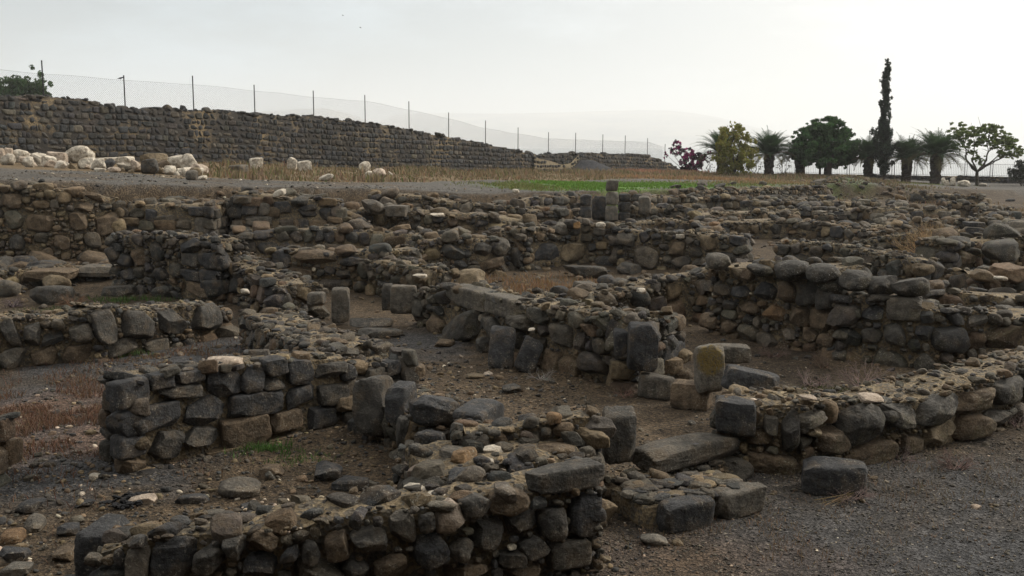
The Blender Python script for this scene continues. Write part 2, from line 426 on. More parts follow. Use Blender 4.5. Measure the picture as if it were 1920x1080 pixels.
    if tsz:
        T = dict(S); T['sizes'] = tuple(x * tops for x in tsz); T.pop('course', None)
        for s, t, w, h in pack(L, lambda s: thick, T):
            if rng.random() < (.35 if w < .2 and top != 'boulder' else .15 if top != 'boulder' else .35): continue
            p, tan, nrm = at(s); q = p - nrm * t; hz = min(w, h) * rng.uniform(.45, .8)
            a = rng.uniform(0, 6.28); tn = tan * math.cos(a) + nrm * math.sin(a); nn = np.array([tn[1], -tn[0], 0])
            c = np.array([q[0], q[1], ztop(s, t) + hz * rng.uniform(-.12, .22)])
            wc = dict(S['col']); wc['w'] = wc.get('w', .05) if w < .13 else 0
            n = lod(w, c); m_ = max(w, h)
            bag.add(n, choose(S['kinds']) if top != 'flat' else 'slab', basis(tn, nn, UP, w / 2, h / 2, hz / 2, .2), c, pick_col(wc))
    V, Q, C = bag.arrays(); mi = np.zeros(len(Q), int)
    # earth and mortar core
    ds = max(.07, min(.4, float(P[:, 1].mean()) * .012)); ns = max(3, int(L / ds) + 1); ins = core_in
    sec_t = np.linspace(0, 1, max(3, int(.9 / ds))); core_pts = []
    for s in np.linspace(0, L, ns):
        p, tan, nrm = at(s); z0 = zbf(s) - .1
        pt = []
        f0 = p - nrm * ins; b0 = p - nrm * (thick - ins)
        adj = tan * (ins if s < .01 else -ins if s > L - .01 else 0)
        for f in sec_t: pt.append([f0[0] + adj[0], f0[1] + adj[1], z0 + (ztop(s, 0) - .02 - z0) * f])
        m_ = max(2, int(thick / ds))
        for k in range(1, m_):
            q = f0 + (b0 - f0) * k / m_; pt.append([q[0] + adj[0], q[1] + adj[1], ztop(s, k / m_ * thick)])
        for f in sec_t[::-1]: pt.append([b0[0] + adj[0], b0[1] + adj[1], z0 + (ztop(s, thick) - .02 - z0) * f])
        core_pts.append(pt)
    CP = np.array(core_pts); m_ = CP.shape[1]
    CP = CP + (.035 if core_in > .05 else .02) * np.stack([fbm(CP * 5 + k * 17, 3, 40 + k) for k in range(3)], -1)
    CP[..., 2] += .03 * fbm(CP * 9, 2, 60)
    i, j = np.meshgrid(np.arange(ns - 1), np.arange(m_ - 1), indexing='ij')
    a = (i * m_ + j).ravel(); q = np.stack([a, a + m_, a + m_ + 1, a + 1], 1)
    capQ = []
    for base, flip in ((0, 1), ((ns - 1) * m_, 0)):
        for k in range(m_ // 2 - 1 + m_ % 2):
            c4 = [base + k, base + k + 1, base + m_ - 2 - k, base + m_ - 1 - k]; capQ.append(c4 if flip else c4[::-1])
    capQ = [c for c in capQ if len(set(c)) == 4]
    q = np.concatenate([q, np.array(capQ).reshape(-1, 4)]) + len(V)
    V = np.concatenate([V, CP.reshape(-1, 3)]); C = np.concatenate([C, np.tile([.12, .09, .06], (CP.shape[0] * m_, 1))])
    Q = np.concatenate([Q, q]); mi = np.concatenate([mi, np.ones(len(q), int)])
    org = np.array([P[0, 0], P[0, 1], zbf(0) + .1])
    o = mkmesh(name, V, Q, col=C, mats=(M[mat], M[core]), mi=mi, origin=org, sharp=36 if P[:, 1].min() < 19 else None)
    tag(o, label, cat, group); WALLS[key] = o
    for (sm, t, w_, h_), (nm, kind, c_, dp, lb) in zip(pre, kd):
        p, tan, nrm = at(sm); dp = min(dp, max(w_, h_)); c = np.array([p[0], p[1], zbf(sm) + t]) + tan * (sm - np.clip(sm, 0, L)) - nrm * (dp / 2 - (.035 if kind in ('block', 'ang') else min(.13, .06 + .15 * min(w_, h_))))
        px = max(w_, h_) * 995 / max(3, math.hypot(c[0], c[1])); n = 22 if px > 36 else 14 if px > 14 else 8
        B = np.stack([tan, nrm, UP], 1) @ rot((0, 1, 0), rng.normal(0, .04 if kind == 'block' else .12))
        v = rock(n, kind, int(rng.integers(1 << 30))) * np.array([w_ / 2 * 1.03, dp / 2, h_ / 2 * 1.03]) @ B.T + c
        cc = np.array(PAL[c_]) * rng.uniform(.85, 1.15) if isinstance(c_, str) else np.array(c_)
        q = mkmesh(nm, v, CS[n][1], col=np.tile(cc, (len(v), 1)), mats=(M['pale' if c_ in ('w', 'p') else mat],), origin=c - UP * h_ / 2, parent=o, sharp=40 if kind in ('block', 'ang', 'slab') else None)
        if lb: q['label'] = lb
    o_info[key] = (at, L, zbf)
    return o
o_info = {}

def stone(name, rect, z=None, d=None, dep=.3, kind='cob', c='g', parent=None, yaw=0., label=None, cat=None, group=None, roll=0., tilt=0., mat='stone', bury=.06, h=None, w=None, amp=1):
    x0, y0, x1, y1 = rect; px = (x0 + x1) / 2
    if z is None and d is None:                                  # stands on the ground: find where the ray meets it
        dd = d_of(y1, 0); 
        for _ in range(12): dd = .5 * dd + .5 * d_of(y1, gz(X_of(px, dd, 0), dd))
        d = dd; z = gz(X_of(px, d, 0), d)
    elif d is None: d = d_of(y1, z)
    elif z is None: z = z_of(y1, d)
    D = math.hypot(d, CAMH - z); th = math.atan2(CAMH - z, d)
    W = w or (x1 - x0) / FPX * D
    if h is None:
        hp = (y1 - y0) / FPX * D; dep = min(dep, .5 * hp / max(.05, math.sin(th)))
        h = (hp - dep * math.sin(th)) / math.cos(th)
    X = X_of(px, d, z); n = 22 if W * 995 / D > 45 else 14 if W * 995 / D > 14 else 8 if W * 995 / D > 6 else 5
    hh = h * (1 + bury); ctr = np.array([X, d + dep / 2, z + h - hh / 2])
    pv = rock(n, kind, int(rng.integers(1 << 30))) * np.array([W / 2, dep / 2, hh / 2])
    Rm = rot((0, 0, 1), R(yaw)) @ rot((0, 1, 0), R(roll)) @ rot((1, 0, 0), R(tilt))
    V = pv @ Rm.T + ctr
    cc = np.array(PAL[c]) * rng.uniform(.85, 1.15) if isinstance(c, str) else np.array(c)
    o = mkmesh(name, V, CS[n][1], col=np.tile(cc, (len(V), 1)), mats=(M['pale' if c in ('w', 'p') else mat],), origin=(ctr[0], ctr[1], z), parent=parent, sharp=42 if kind in ('block', 'ang', 'slab') else None)
    if parent is None: tag(o, label, cat or 'stone', group)
    elif label: o['label'] = label
    return o
# ------------------------------------------------------------------ ground sheet
def axis(segs):
    out = [segs[0][0]]
    for a, b, st in segs: out += list(np.arange(a, b, st))[1:] + [b]
    return np.array(out)
def geo(a, b, n): return list(np.sign(a) * np.geomspace(abs(a), abs(b), n))
gx = np.array(sorted(set(geo(-60, -12500, 22) + list(np.arange(-60, -14, .8)) + list(np.arange(-14, 14, .14)) + list(np.arange(14, 70, .6)) + geo(70, 12500, 22))))
gy = np.array(sorted(set(geo(-3, -190, 8) + list(np.arange(-3, 5, .6)) + list(np.arange(5, 20, .14)) + list(np.arange(20, 62, .28)) + list(np.arange(62, 150, 1.0)) + geo(150, 21000, 30))))
GX, GY = np.meshgrid(gx, gy, indexing='ij'); GZ = ground(GX, GY)
GP = np.stack([GX, GY, GZ], -1)
def gz(x, y):                                                     # height of the ground sheet itself
    i = min(max(int(np.searchsorted(gx, x)) - 1, 0), len(gx) - 2); j = min(max(int(np.searchsorted(gy, y)) - 1, 0), len(gy) - 2)
    u, v = (x - gx[i]) / (gx[i + 1] - gx[i]), (y - gy[j]) / (gy[j + 1] - gy[j])
    return float((GZ[i, j] * (1 - u) + GZ[i + 1, j] * u) * (1 - v) + (GZ[i, j + 1] * (1 - u) + GZ[i + 1, j + 1] * u) * v)
def blob(px, py, z, rx, ry, soft=.5):
    p = P_pz(px, py, z)
    q = np.hypot((GX - p[0]) / rx, (GY - p[1]) / ry) + .35 * vnoise(GP * 1.3, 77) + .2 * vnoise(GP * 4, 78)
    return 1 - sst(q, 1 - soft, 1 + soft * .4)
EARTH, GRAV, RED, TERR, GREEN, DRY = [np.array(c) for c in ((.051, .036, .0215), (.043, .042, .042), (.115, .064, .038), (.072, .066, .058), (.085, .18, .022), (.20, .145, .085))]
gc = np.ones(GX.shape + (3,)) * EARTH * (1 + .45 * fbm(GP * .7, 4, 90) + .2 * fbm(GP * 2.6, 3, 92))[..., None]
def lay(mask, c):
    global gc
    mask = np.clip(mask, 0, 1)[..., None]; gc = gc * (1 - mask) + np.asarray(c) * mask
lay(blob(60, 800, 0, 2.6, 4.2), GRAV); lay(blob(320, 660, 0, 2.6, 1.6), GRAV); lay(blob(110, 900, 0, 1.5, 1.0), GRAV)
lay(.6 * blob(80, 790, 0, 1.5, 2.4) * (.5 + .5 * sst(fbm(GP * 2.2, 3, 91), -.1, .3)), RED)
lay(.9 * blob(790, 640, 0, .9, 1.6), GRAV)
lay(blob(1900, 1010, 0, 2.6, 3.2, .9), GRAV); lay(.7 * blob(1500, 1000, 0, 1.8, 1.3, .9), GRAV * 1.05)
lay(.2 * blob(1350, 1060, 0, 1.2, .7), RED * .7)
yl = np.interp(GX, LIP[:, 0], LIP[:, 1]); on_t = sst(GY - yl + .35 * vnoise(GP * np.array([.8, .8, 0]), 5), .05, .35) * (1 - sst(GX, 22, 30))
lay(on_t, TERR * (1 + .3 * fbm(GP * .5, 3, 93))[..., None])
lay(sst(GX, 24, 34) * sst(GY, 66, 74), TERR)
GE = np.array([P_pd(*c)[:2] - np.array([0, 0 if c[0] < 300 else 4.5]) for c in [(-150, 314, 36), (60, 317, 36.5), (200, 322, 37), (390, 333, 39), (500, 335, 42), (620, 337, 44), (740, 334, 49), (900, 334, 55), (1000, 333, 62), (1150, 331, 72), (1290, 330, 80)]])
def in_grass(x, y, n): return y - np.interp(x, GE[:, 0], GE[:, 1]) + n
lay(on_t * sst(in_grass(GX, GY, fbm(GP * .35, 3, 94) * 2.2), -.6, 1.0) * (1 - sst(GX, 16, 22)), DRY * np.array([.62, .60, .55]))
lay(on_t * .6 * sst(fbm(GP * .6, 3, 97), .0, .4) * (1 - sst(GX, -6, 0)), EARTH * 1.5)
def green(px0, px1, py0, py1, d0, d1):
    a = P_pd(px0, py0, d0); b = P_pd(px1, py1, d1); c = (a + b) / 2; return c
G_BLOBS = [(1105, 346, 51.5, 2.7, 5.4), (980, 344, 47, 2.4, 3.5), (1210, 342, 56, 3.6, 6), (1340, 341, 58, 5, 6), (1480, 340, 63, 5, 5), (1640, 341, 88, 7, 2.5)]
for i, (px, py, d, rx, ry) in enumerate(G_BLOBS):
    x = X_of(px, d, 1.0); q = np.hypot((GX - x) / rx, (GY - d) / ry) + .35 * vnoise(GP * .8, 79)
    lay((1 - sst(q, .6, 1.1)) * (.9, .4, .6, .3, .3, .45)[i], GREEN * ((1, .7, .95, .7, .75, .7)[i]))
far_m = sst(np.hypot(GX, GY), 120, 200); lay(far_m, (.12, .1, .06))
V = GP.reshape(-1, 3); ny = len(gy)
i, j = np.meshgrid(np.arange(len(gx) - 1), np.arange(ny - 1), indexing='ij'); a = (i * ny + j).ravel()
gm, nt, b = newmat('ground_earth')
co = N(nt, 'ShaderNodeTexCoord').outputs['Object']
at = N(nt, 'ShaderNodeAttribute', attribute_name='Col').outputs['Color']
n1 = noise(nt, co, 3.5, 6, .7); n2 = noise(nt, co, 22, 5, .7)
c = mix(nt, 1.0, at, ramp(nt, n1, [(.3, .6), (.7, 1.4)]), 'MULTIPLY'); c = mix(nt, 1.0, c, ramp(nt, n2, [(.25, .55), (.75, 1.45)]), 'MULTIPLY')
vs = []
for sc_, lo, hi in ((34, .35, 1.9), (75, .4, 1.7)):
    v = N(nt, 'ShaderNodeTexVoronoi'); v.inputs['Scale'].default_value = sc_; nt.links.new(co, v.inputs['Vector'])
    c = mix(nt, .75, c, mix(nt, 1.0, c, ramp(nt, v.outputs['Color'], [(.15, lo), (.85, hi)]), 'MULTIPLY')); vs.append(v)
v = N(nt, 'ShaderNodeTexVoronoi'); v.inputs['Scale'].default_value = 20; nt.links.new(co, v.inputs['Vector'])
sp = math_(nt, 'MULTIPLY', ramp(nt, v.outputs['Color'], [(.80, 0.0), (.82, 1.0)]), ramp(nt, v.outputs['Distance'], [(.22, 1.0), (.3, 0.0)]))
c = mix(nt, math_(nt, 'MULTIPLY', sp, .55), c, (.30, .26, .20))
nt.links.new(c, b.inputs['Base Color']); b.inputs['Roughness'].default_value = .95
p = bump(nt, b, n1, .08, .6); p = bump(nt, b, n2, .03, .8, p)
p = bump(nt, b, vs[0].outputs['Distance'], .022, .8, p); bump(nt, b, vs[1].outputs['Distance'], .010, .8, p)
o = mkmesh('ground', V, np.stack([a, a + ny, a + ny + 1, a + 1], 1), col=gc.reshape(-1, 3), mats=(gm,)); tag(o, kind='structure')

# ------------------------------------------------------------------ lake and far hills
wm, nt, b = newmat('lake_water'); b.inputs['Base Color'].default_value = (.03, .05, .055, 1); b.inputs['Roughness'].default_value = .12; b.inputs['IOR'].default_value = 1.33; b.inputs['Specular IOR Level'].default_value = .5
co = N(nt, 'ShaderNodeTexCoord').outputs['Object']; bump(nt, b, noise(nt, co, .8, 3), .12, .3)
o = mkmesh('lake', [(-13000, 118, -5), (13000, 118, -5), (13000, 21500, -5), (-13000, 21500, -5)], [(0, 1, 2, 3)], mats=(wm,), smooth=False); tag(o, kind='structure')
hm, nt, b = newmat('dry_hillside'); co = N(nt, 'ShaderNodeTexCoord').outputs['Object']
nt.links.new(ramp(nt, noise(nt, co, .0025, 9, .7), [(.4, (.05, .045, .035)), (.6, (.30, .25, .17))]), b.inputs['Base Color']); b.inputs['Roughness'].default_value = 1
def hill(name, d, prof, width, seed):
    xs = np.linspace(X_of(prof[0][0], d, 0), X_of(prof[-1][0], d, 0), 160)
    zc = np.interp(xs, [X_of(p, d, 0) for p, _ in prof], [z_of(y, d) for _, y in prof])
    us = np.linspace(-1, 1, 33); V = []
    for x, z in zip(xs, zc):
        for u in us:
            prof_ = (1 - abs(u)) ** .8; rid = 1 + .10 * float(vnoise(np.array([x / 500., u * 2.5, seed]))) * (1 if abs(u) > .05 else 0)
            V.append((x, d + u * width, -8 + (z + 8) * prof_ * rid))
    n = len(us); i, j = np.meshgrid(np.arange(159), np.arange(n - 1), indexing='ij'); a = (i * n + j).ravel()
    o = mkmesh(name, V, np.stack([a, a + n, a + n + 1, a + 1], 1), mats=(hm,)); tag(o, kind='structure')
hill('hills', 11000, [(640, 276), (735, 217), (780, 214), (830, 212), (930, 213), (1040, 211), (1130, 208), (1200, 206), (1250, 207), (1300, 212), (1350, 221), (1420, 240), (1500, 262), (1560, 276)], 2600, 3)
hill('hills', 8000, [(330, 276), (430, 222), (500, 208), (560, 205), (610, 203), (650, 211), (690, 226), (740, 248), (800, 276)], 1800, 9)

# ------------------------------------------------------------------ the ruin walls
# notable stones built into wall faces: (name, picture box of the stone, shape, colour, depth, label); each becomes a part of its wall
def K(key, name, kind, dep, lst): KEYS.setdefault(key, []).extend((name, r, k2 or kind, c, dep, lb) for r, c, k2, lb in [(tuple(x[:4]), x[4], x[5] if len(x) > 5 else None, x[6] if len(x) > 6 else None) for x in lst])
K('ashlar', 'facing_block', 'block', .3, [(217, 712, 281, 763, 'd'), (282, 700, 328, 732, 'd'), (328, 695, 386, 718, 'd'), (300, 717, 386, 748, 'm', 'ang'), (390, 693, 452, 748, 'd', 'ang'), (452, 686, 496, 738, 'd', 'ang'), (497, 672, 541, 708, 'd'), (495, 708, 541, 735, 'm', 'ang'),
  (542, 674, 590, 722, 'd'), (592, 682, 655, 710, 'm', 'ang'), (220, 762, 340, 812, 'd'), (348, 750, 422, 800, 'd', 'ang'), (432, 736, 535, 781, 'd'), (540, 725, 598, 768, 'd', 'ang'), (598, 722, 655, 760, 'm'), (222, 814, 278, 858, 'd'), (282, 810, 345, 862, 'm', 'ang'), (345, 801, 413, 841, 'm', 'ang'),
  (417, 780, 510, 841, 'b', 'block', 'long brown stained block'), (510, 772, 568, 810, 'b'), (580, 762, 635, 803, 'd'), (230, 860, 278, 892, 'b', 'ang', 'brown stained corner block')])
K('front', 'facing_stone', 'cob', .3, [(280, 1014, 362, 1090, 'd', 'ang'), (362, 1026, 418, 1074, 'm'), (416, 1004, 458, 1049, 'm'), (466, 999, 520, 1038, 'b', 'ang'), (522, 1026, 562, 1053, 'd'), (565, 1014, 601, 1056, 'm'), (607, 998, 655, 1051, 'b'), (656, 993, 726, 1036, 'm'), (730, 962, 781, 1021, 'g', 'ang'), (784, 960, 816, 998, 'm'),
  (817, 948, 871, 1006, 'p', 'ang', 'pinkish white facing stone'), (866, 930, 918, 968, 'm'), (922, 922, 990, 968, 'b', 'cob', 'rounded brown facing stone'), (776, 1006, 841, 1066, 'd'), (845, 1010, 885, 1052, 'g'), (886, 976, 946, 1036, 'm', 'ang'), (950, 962, 1012, 1000, 'm', 'ang'), (1012, 955, 1062, 1012, 'm'), (456, 1042, 518, 1084, 'd', 'ang'), (1030, 1014, 1110, 1066, 'g', 'block'), (1074, 930, 1129, 1008, 'd', 'block'), (975, 1005, 1025, 1045, 'm'), (935, 1035, 985, 1062, 'm'), (640, 1052, 690, 1085, 'm'), (700, 1040, 765, 1085, 'b'), (840, 1060, 920, 1090, 'b', 'ang'), (945, 1062, 1020, 1090, 'b', 'ang')])
K('left_mid', 'upright_boulder', 'cob', .4, [(0, 600, 34, 652, 'm'), (42, 604, 75, 650, 'm'), (175, 577, 219, 646, 'm'), (228, 582, 286, 638, 'm'), (296, 579, 349, 626, 'm'), (360, 571, 415, 625, 'm'), (128, 608, 172, 642, 'g'), (-10, 655, 50, 694, 'g'), (54, 650, 108, 687, 'b', 'ang'), (112, 645, 173, 682, 'b', 'ang'), (205, 632, 265, 668, 'g', 'ang'), (272, 636, 318, 662, 'g', 'block')])
K('dark_back', 'facing_block', 'block', .4, [(334, 447, 376, 474, 'd', 'cob'), (340, 474, 370, 500, 'm'), (370, 474, 405, 505, 'd'), (338, 505, 372, 528, 'd'), (372, 505, 408, 545, 'd'), (340, 528, 400, 560, 'b', 'ang')])
K('spine_end', 'facing_block', 'block', .25, [(690, 690, 722, 712, 'g'), (722, 676, 752, 704, 'd'), (751, 668, 779, 700, 'g')])
K('mossy', 'facing_boulder', 'cob', .45, [(828, 588, 900, 645, 'm'), (1025, 606, 1070, 655, 'g', 'ang'), (1005, 656, 1050, 700, 'b'), (905, 596, 940, 640, 'm'), (945, 590, 985, 622, 'g'), (800, 592, 828, 626, 'b')])
K('mossy', 'coping_slab', 'block', .45, [(834, 540, 908, 580, 'g'), (900, 556, 970, 594, 'g')])
K('mossy_end', 'facing_block', 'block', .35, [(1246, 604, 1284, 640, 'g', 'ang'), (1246, 642, 1290, 690, 'd')])
K('boulders', 'facing_boulder', 'cob', .45, [(1413, 530, 1452, 562, 'd'), (1450, 527, 1494, 568, 'b', 'round'), (1496, 530, 1532, 576, 'm'), (1532, 538, 1572, 580, 'm'), (1388, 566, 1422, 590, 'b'), (1434, 572, 1470, 601, 'o'), (1480, 577, 1516, 612, 'b'), (1514, 577, 1566, 622, 'b', 'ang'), (1310, 588, 1344, 618, 'b'), (1500, 614, 1530, 640, 'b'), (1530, 624, 1566, 652, 'b'), (1370, 535, 1402, 560, 'd'), (1350, 600, 1380, 625, 'b')])
K('dark_right', 'facing_block', 'block', .4, [(1662, 558, 1727, 602, 'g'), (1655, 605, 1698, 652, 'm', 'cob'), (1612, 572, 1655, 604, 'd', 'ang'), (1715, 612, 1752, 640, 'd', 'ang')])
K('right_front', 'facing_boulder', 'cob', .5, [(1578, 758, 1665, 838, 'm', 'round', 'largest round boulder of the wall'), (1535, 797, 1593, 852, 'b', 'cob', 'pitted brown boulder'), (1468, 772, 1504, 852, 'm'), (1662, 752, 1726, 805, 'm'), (1726, 744, 1798, 800, 'm'), (1800, 730, 1868, 775, 'b'), (1598, 830, 1685, 870, 'b', 'cob', 'long brown base boulder'), (1690, 816, 1740, 852, 'b', 'ang'), (1744, 792, 1803, 841, 't', 'ang'), (1799, 774, 1858, 828, 'b'), (1398, 852, 1503, 900, 'b', 'ang', 'low brown base stone'), (1866, 704, 1925, 758, 'm'), (1502, 775, 1548, 798, 'g', 'slab'), (1515, 800, 1542, 820, 't'), (1656, 770, 1682, 792, 'm', 'round'), (1432, 780, 1462, 815, 'g')])
K('mid', 'facing_block', 'block', .4, [(1002, 454, 1053, 492, 'd', 'ang'), (1055, 455, 1098, 492, 't', 'cob'), (1040, 418, 1066, 442, 'g', 'ang'), (1112, 428, 1135, 443, 'g')])
K('mid_right', 'facing_block', 'block', .4, [(1366, 443, 1403, 464, 'd'), (1267, 439, 1284, 448, 'w', 'block', 'white stone set in the dark wall')])
K('row_a', 'facing_boulder', 'cob', .5, [(541, 470, 628, 496, 'b', 'round', 'very long curved boulder'), (508, 468, 541, 502, 'd', 'ang'), (636, 480, 684, 500, 'd'), (512, 498, 582, 534, 'b', 'ang', 'wide brown base stone')])
K('row_c', 'facing_boulder', 'cob', .5, [(890, 454, 926, 482, 'm', 'round'), (923, 448, 958, 480, 'g', 'round'), (898, 484, 946, 506, 'b')])
K('gap_right', 'block', 'block', .4, [(440, 366, 475, 378, 'd'), (452, 380, 482, 404, 'd'), (484, 380, 506, 404, 'g'), (511, 378, 545, 400, 'd'), (459, 406, 510, 426, 'g'), (564, 384, 594, 396, 'd')])
K('pier', 'block', 'block', .4, [(270, 392, 292, 418, 'd'), (352, 388, 382, 406, 'd'), (364, 408, 399, 440, 'g'), (290, 404, 332, 416, 'g'), (384, 388, 398, 406, 'd')])
K('left_tall', 'boulder', 'cob', .5, [(128, 398, 164, 432, 'b'), (178, 398, 228, 440, 'b'), (48, 400, 98, 436, 'b'), (0, 362, 40, 392, 'b'), (160, 362, 205, 378, 'b'), (70, 465, 100, 490, 'b', 'round'), (100, 440, 130, 468, 'b'), (15, 440, 45, 470, 'm'), (140, 380, 175, 398, 'b')])
K('row_n2', 'facing_block', 'ang', .4, [(1556, 424, 1580, 446, 'd', 'block'), (1496, 416, 1522, 436, 'g'), (1442, 420, 1470, 440, 'm'), (1580, 430, 1600, 448, 'g')])
K('v8', 'block', 'block', .5, [(1498, 396, 1522, 406, 'd'), (1556, 396, 1592, 412, 'd'), (1574, 396, 1598, 404, 'g')]); K('v6', 'block', 'block', .5, [(1660, 396, 1704, 408, 'm'), (1708, 396, 1733, 410, 'd'), (1762, 396, 1790, 410, 'g')])

G1 = 'ruined basalt walls'
wall('front', 'low rubble wall nearest the camera, big dark block on its right corner', [(160, 1040, .52), (300, 1020, .6), (500, 995, .66), (700, 968, .70), (850, 950, .72), (1000, 925, .72), (1128, 908, .72)], .55, 'rubble', top='cobble', tops=.75)
wall('fill', 'low rubble platform strewn with cobbles behind the front corner block', [(805, 905, .56), (900, 882, .6), (1000, 872, .62), (1128, 862, .6)], .95, 'rubble', tops=1.0)
wall('court_front', 'short rubble wall ending in the upright doorway jamb left of the threshold', [(850, 806, .78), (940, 812, .75), (1040, 800, .78), (1128, 788, .8)], .45, 'rubble', tops=.7)
wall('diag', 'stub of big stones with tilted blocks at the right end of the squared wall', [(672, 735, 808), (735, 760, 842), (772, 790, 882), (825, 812, 898)], .75, 'boulder', mode='b', scale=.6, tops=.6)
wall('threshold_base', 'low rubble footing under the long threshold slab', [(1180, 916, .19), (1290, 884, .19), (1402, 856, .19)], .45, 'rubble', tops=.6)
wall('ashlar', 'neat wall of squared dark blocks in the left foreground', [(244, 714, 888), (290, 704, 876), (420, 692, 843), (520, 676, 823), (600, 674, 805), (668, 672, 794)], .62, 'ashlar', mode='b', tops=.7, jag=.04, mat='stone')
wall('spine', 'broad cobble topped wall running back from the squared wall', [(452, 588, .55), (500, 622, .65), (560, 652, .8), (645, 666, .76)], 1.0, 'rubble', tops=.75, scale=.85)
wall('spine_end', 'pale topped wall end behind the squared wall near the stone steps', [(640, 690, .6), (690, 686, .62), (772, 666, .67)], .9, 'ashlar', tops=.6, core='mortar')
wall('left_mid', 'wall of upright dark boulders behind the left gravel path', [(-70, 598, 702), (0, 598, 692), (110, 600, 684), (180, 578, 680), (280, 580, 662), (350, 577, 650), (435, 574, 630)], .85, 'boulder', mode='b', scale=.72, tops=.5)
wall('dark_back', 'dark wall in shadow behind the long slabs at left', [(205, 443, 21.5), (275, 440, 21), (340, 445, 20.5), (408, 452, 20)], .8, 'rubble', mode='d', col={'d': 5, 'm': 4, 'g': 1, 'b': 1}, scale=1.15, tops=.8)
wall('dark_spur', 'stone littered wall stepping down from the dark wall at left', [(395, 478, 1.0), (450, 503, .9), (522, 540, .72)], .9, 'rubble', tops=.9, scale=1.1)
wall('slab_bench', 'low bench wall carrying long flat slabs at far left', [(-60, 515, .6), (40, 508, .58), (210, 500, .6)], 1.0, 'boulder', scale=.6, tops=.6)
wall('left_tall', 'tall rough rubble face under the gravel terrace at left', [(-90, 350, 24.2), (0, 350, 24.2), (100, 354, 24.4), (170, 362, 24.8), (225, 372, 25.3)], 1.2, 'boulder', mode='d', scale=.78, top='boulder', tops=.7, col={'b': 5, 't': 3, 'g': 3, 'm': 1, 'o': .3})
wall('pier', 'squared block pier left of the dark gap below the terrace', [(230, 384, 25.6), (320, 386, 25.6), (398, 384, 25.6)], 2.4, 'block', mode='d', scale=.9, top='boulder', tops=.6)
wall('gap_right', 'squared block wall right of the dark gap below the terrace', [(437, 362, 26.6), (500, 366, 26.8), (575, 374, 27), (640, 382, 27.2)], 2.2, 'block', mode='d', top='boulder', tops=.7)
wall('row_a', 'boulder row with one very long curved stone left of centre', [(500, 470, .95), (560, 474, .95), (640, 478, .95), (720, 472, 1.0), (790, 468, 1.0)], .9, 'boulder', scale=.8, top='boulder', tops=.7)
wall('row_b', 'short dark crumbling wall behind the left door jamb block', [(672, 486, .85), (730, 494, .85), (790, 508, .8)], .9, 'rubble', mat='mossy', scale=1.1, tops=.8)
wall('row_c', 'row of rounded brown boulders near the picture centre', [(790, 452, 1.0), (860, 446, 1.05), (940, 446, 1.0)], .9, 'boulder', scale=.8, top='boulder', tops=.7)
wall('mid', 'wall of small squared stones behind the slab in the middle room', [(930, 436, 1.05), (1000, 426, 1.15), (1090, 420, 1.15), (1162, 426, 1.1)], .8, 'rubble', scale=1.5, tops=1.2)
wall('mid_right', 'straight rubble wall with one white stone right of the middle room', [(1162, 432, 1.05), (1280, 438, 1.0), (1400, 446, .95)], .8, 'rubble', scale=1.5, tops=1.1)
wall('link', 'cobbled wall climbing right from the mossy wall to the boulder wall', [(1000, 562, .68), (1075, 557, .7), (1120, 552, .7), (1200, 540, .74), (1270, 520, .85), (1345, 498, 1.1)], .8, 'rubble', scale=1.25, tops=1.1)
wall('mossy', 'mossy rubble wall ending in a tall upright block at the court', [(782, 547, 612), (830, 537, 627), (900, 560, 650), (970, 570, 682), (1067, 582, 702), (1123, 592, 717), (1190, 600, 732)], .85, 'rubble', mode='b', mat='mossy', scale=1.2, tops=.8)
wall('mossy_end', 'broad block end of the mossy wall right of its upright block', [(1190, 600, 733), (1236, 600, 722), (1288, 596, 700)], .5, 'block', mode='b', scale=.9, tops=.7)
wall('boulders', 'high dark boulder wall over the brown hollow at right', [(1335, 500, 626), (1420, 500, 640), (1500, 500, 655), (1570, 506, 668)], 1.0, 'boulder', mode='b', scale=.75, top='boulder', tops=.6, mat='stone')
wall('dark_right', 'dark low wall running out of frame below the boulder wall', [(1572, 562, 672), (1660, 560, 682), (1740, 580, 690), (1800, 580, 690), (1920, 596, 690), (2010, 600, 690)], .9, 'rubble', mode='b', mat='mossy', scale=1.5, tops=.9, col={'d': 4, 'm': 5, 'g': 1, 'b': 1, 'w': .1})
wall('shelf', 'long smooth topped wall behind the boulder wall at right', [(1452, 452, 1.05), (1567, 460, 1.05), (1680, 482, 1.0), (1728, 492, .95)], .7, 'rubble', mat='mossy', scale=1.5, tops=.5, jag=.03)
wall('return', 'small stone wall with a dry tan shrub against its right end', [(1580, 456, 27.5), (1660, 444, 26.5), (1778, 430, 25.5)], .8, 'rubble', mode='d', mat='mossy', scale=1.0, tops=.6)
wall('row_n2', 'wall of fitted grey stones behind the long shelf wall', [(1330, 418, .72), (1430, 414, .75), (1520, 417, .75), (1600, 430, .65), (1640, 438, .6)], .9, 'boulder', scale=.75, top='boulder', tops=.6)
wall('edge_pile', 'dark boulder pile over a black hollow at the right edge', [(1788, 455, 1.2), (1850, 450, 1.2), (1990, 446, 1.2)], 1.0, 'boulder', top='boulder', tops=1.0, mat='mossy')
wall('edge_row', 'row of leaning grey boulders at the right edge', [(1828, 518, .92), (1920, 512, .95), (1990, 510, .95)], .9, 'boulder', scale=.9, top='boulder', tops=.8)
wall('edge_low', 'stepped wall with a squared grey block near the right edge', [(1750, 553, .78), (1830, 553, .8), (1990, 562, .75)], .9, 'rubble', scale=1.6, tops=1.2)
wall('right_front', 'thick boulder wall running right from the doorway along the gravel', [(1345, 752, 880), (1420, 756, 890), (1510, 754, 893), (1640, 758, 866), (1740, 746, 848), (1800, 726, 832), (1860, 706, 818), (1925, 690, 790), (2010, 668, 755)], .75, 'boulder', mode='b', scale=.62, tops=.5, mat='mossy', col={'m': 3, 'g': 2, 'b': 4, 't': 1.5, 'd': 1, 'w': .08})
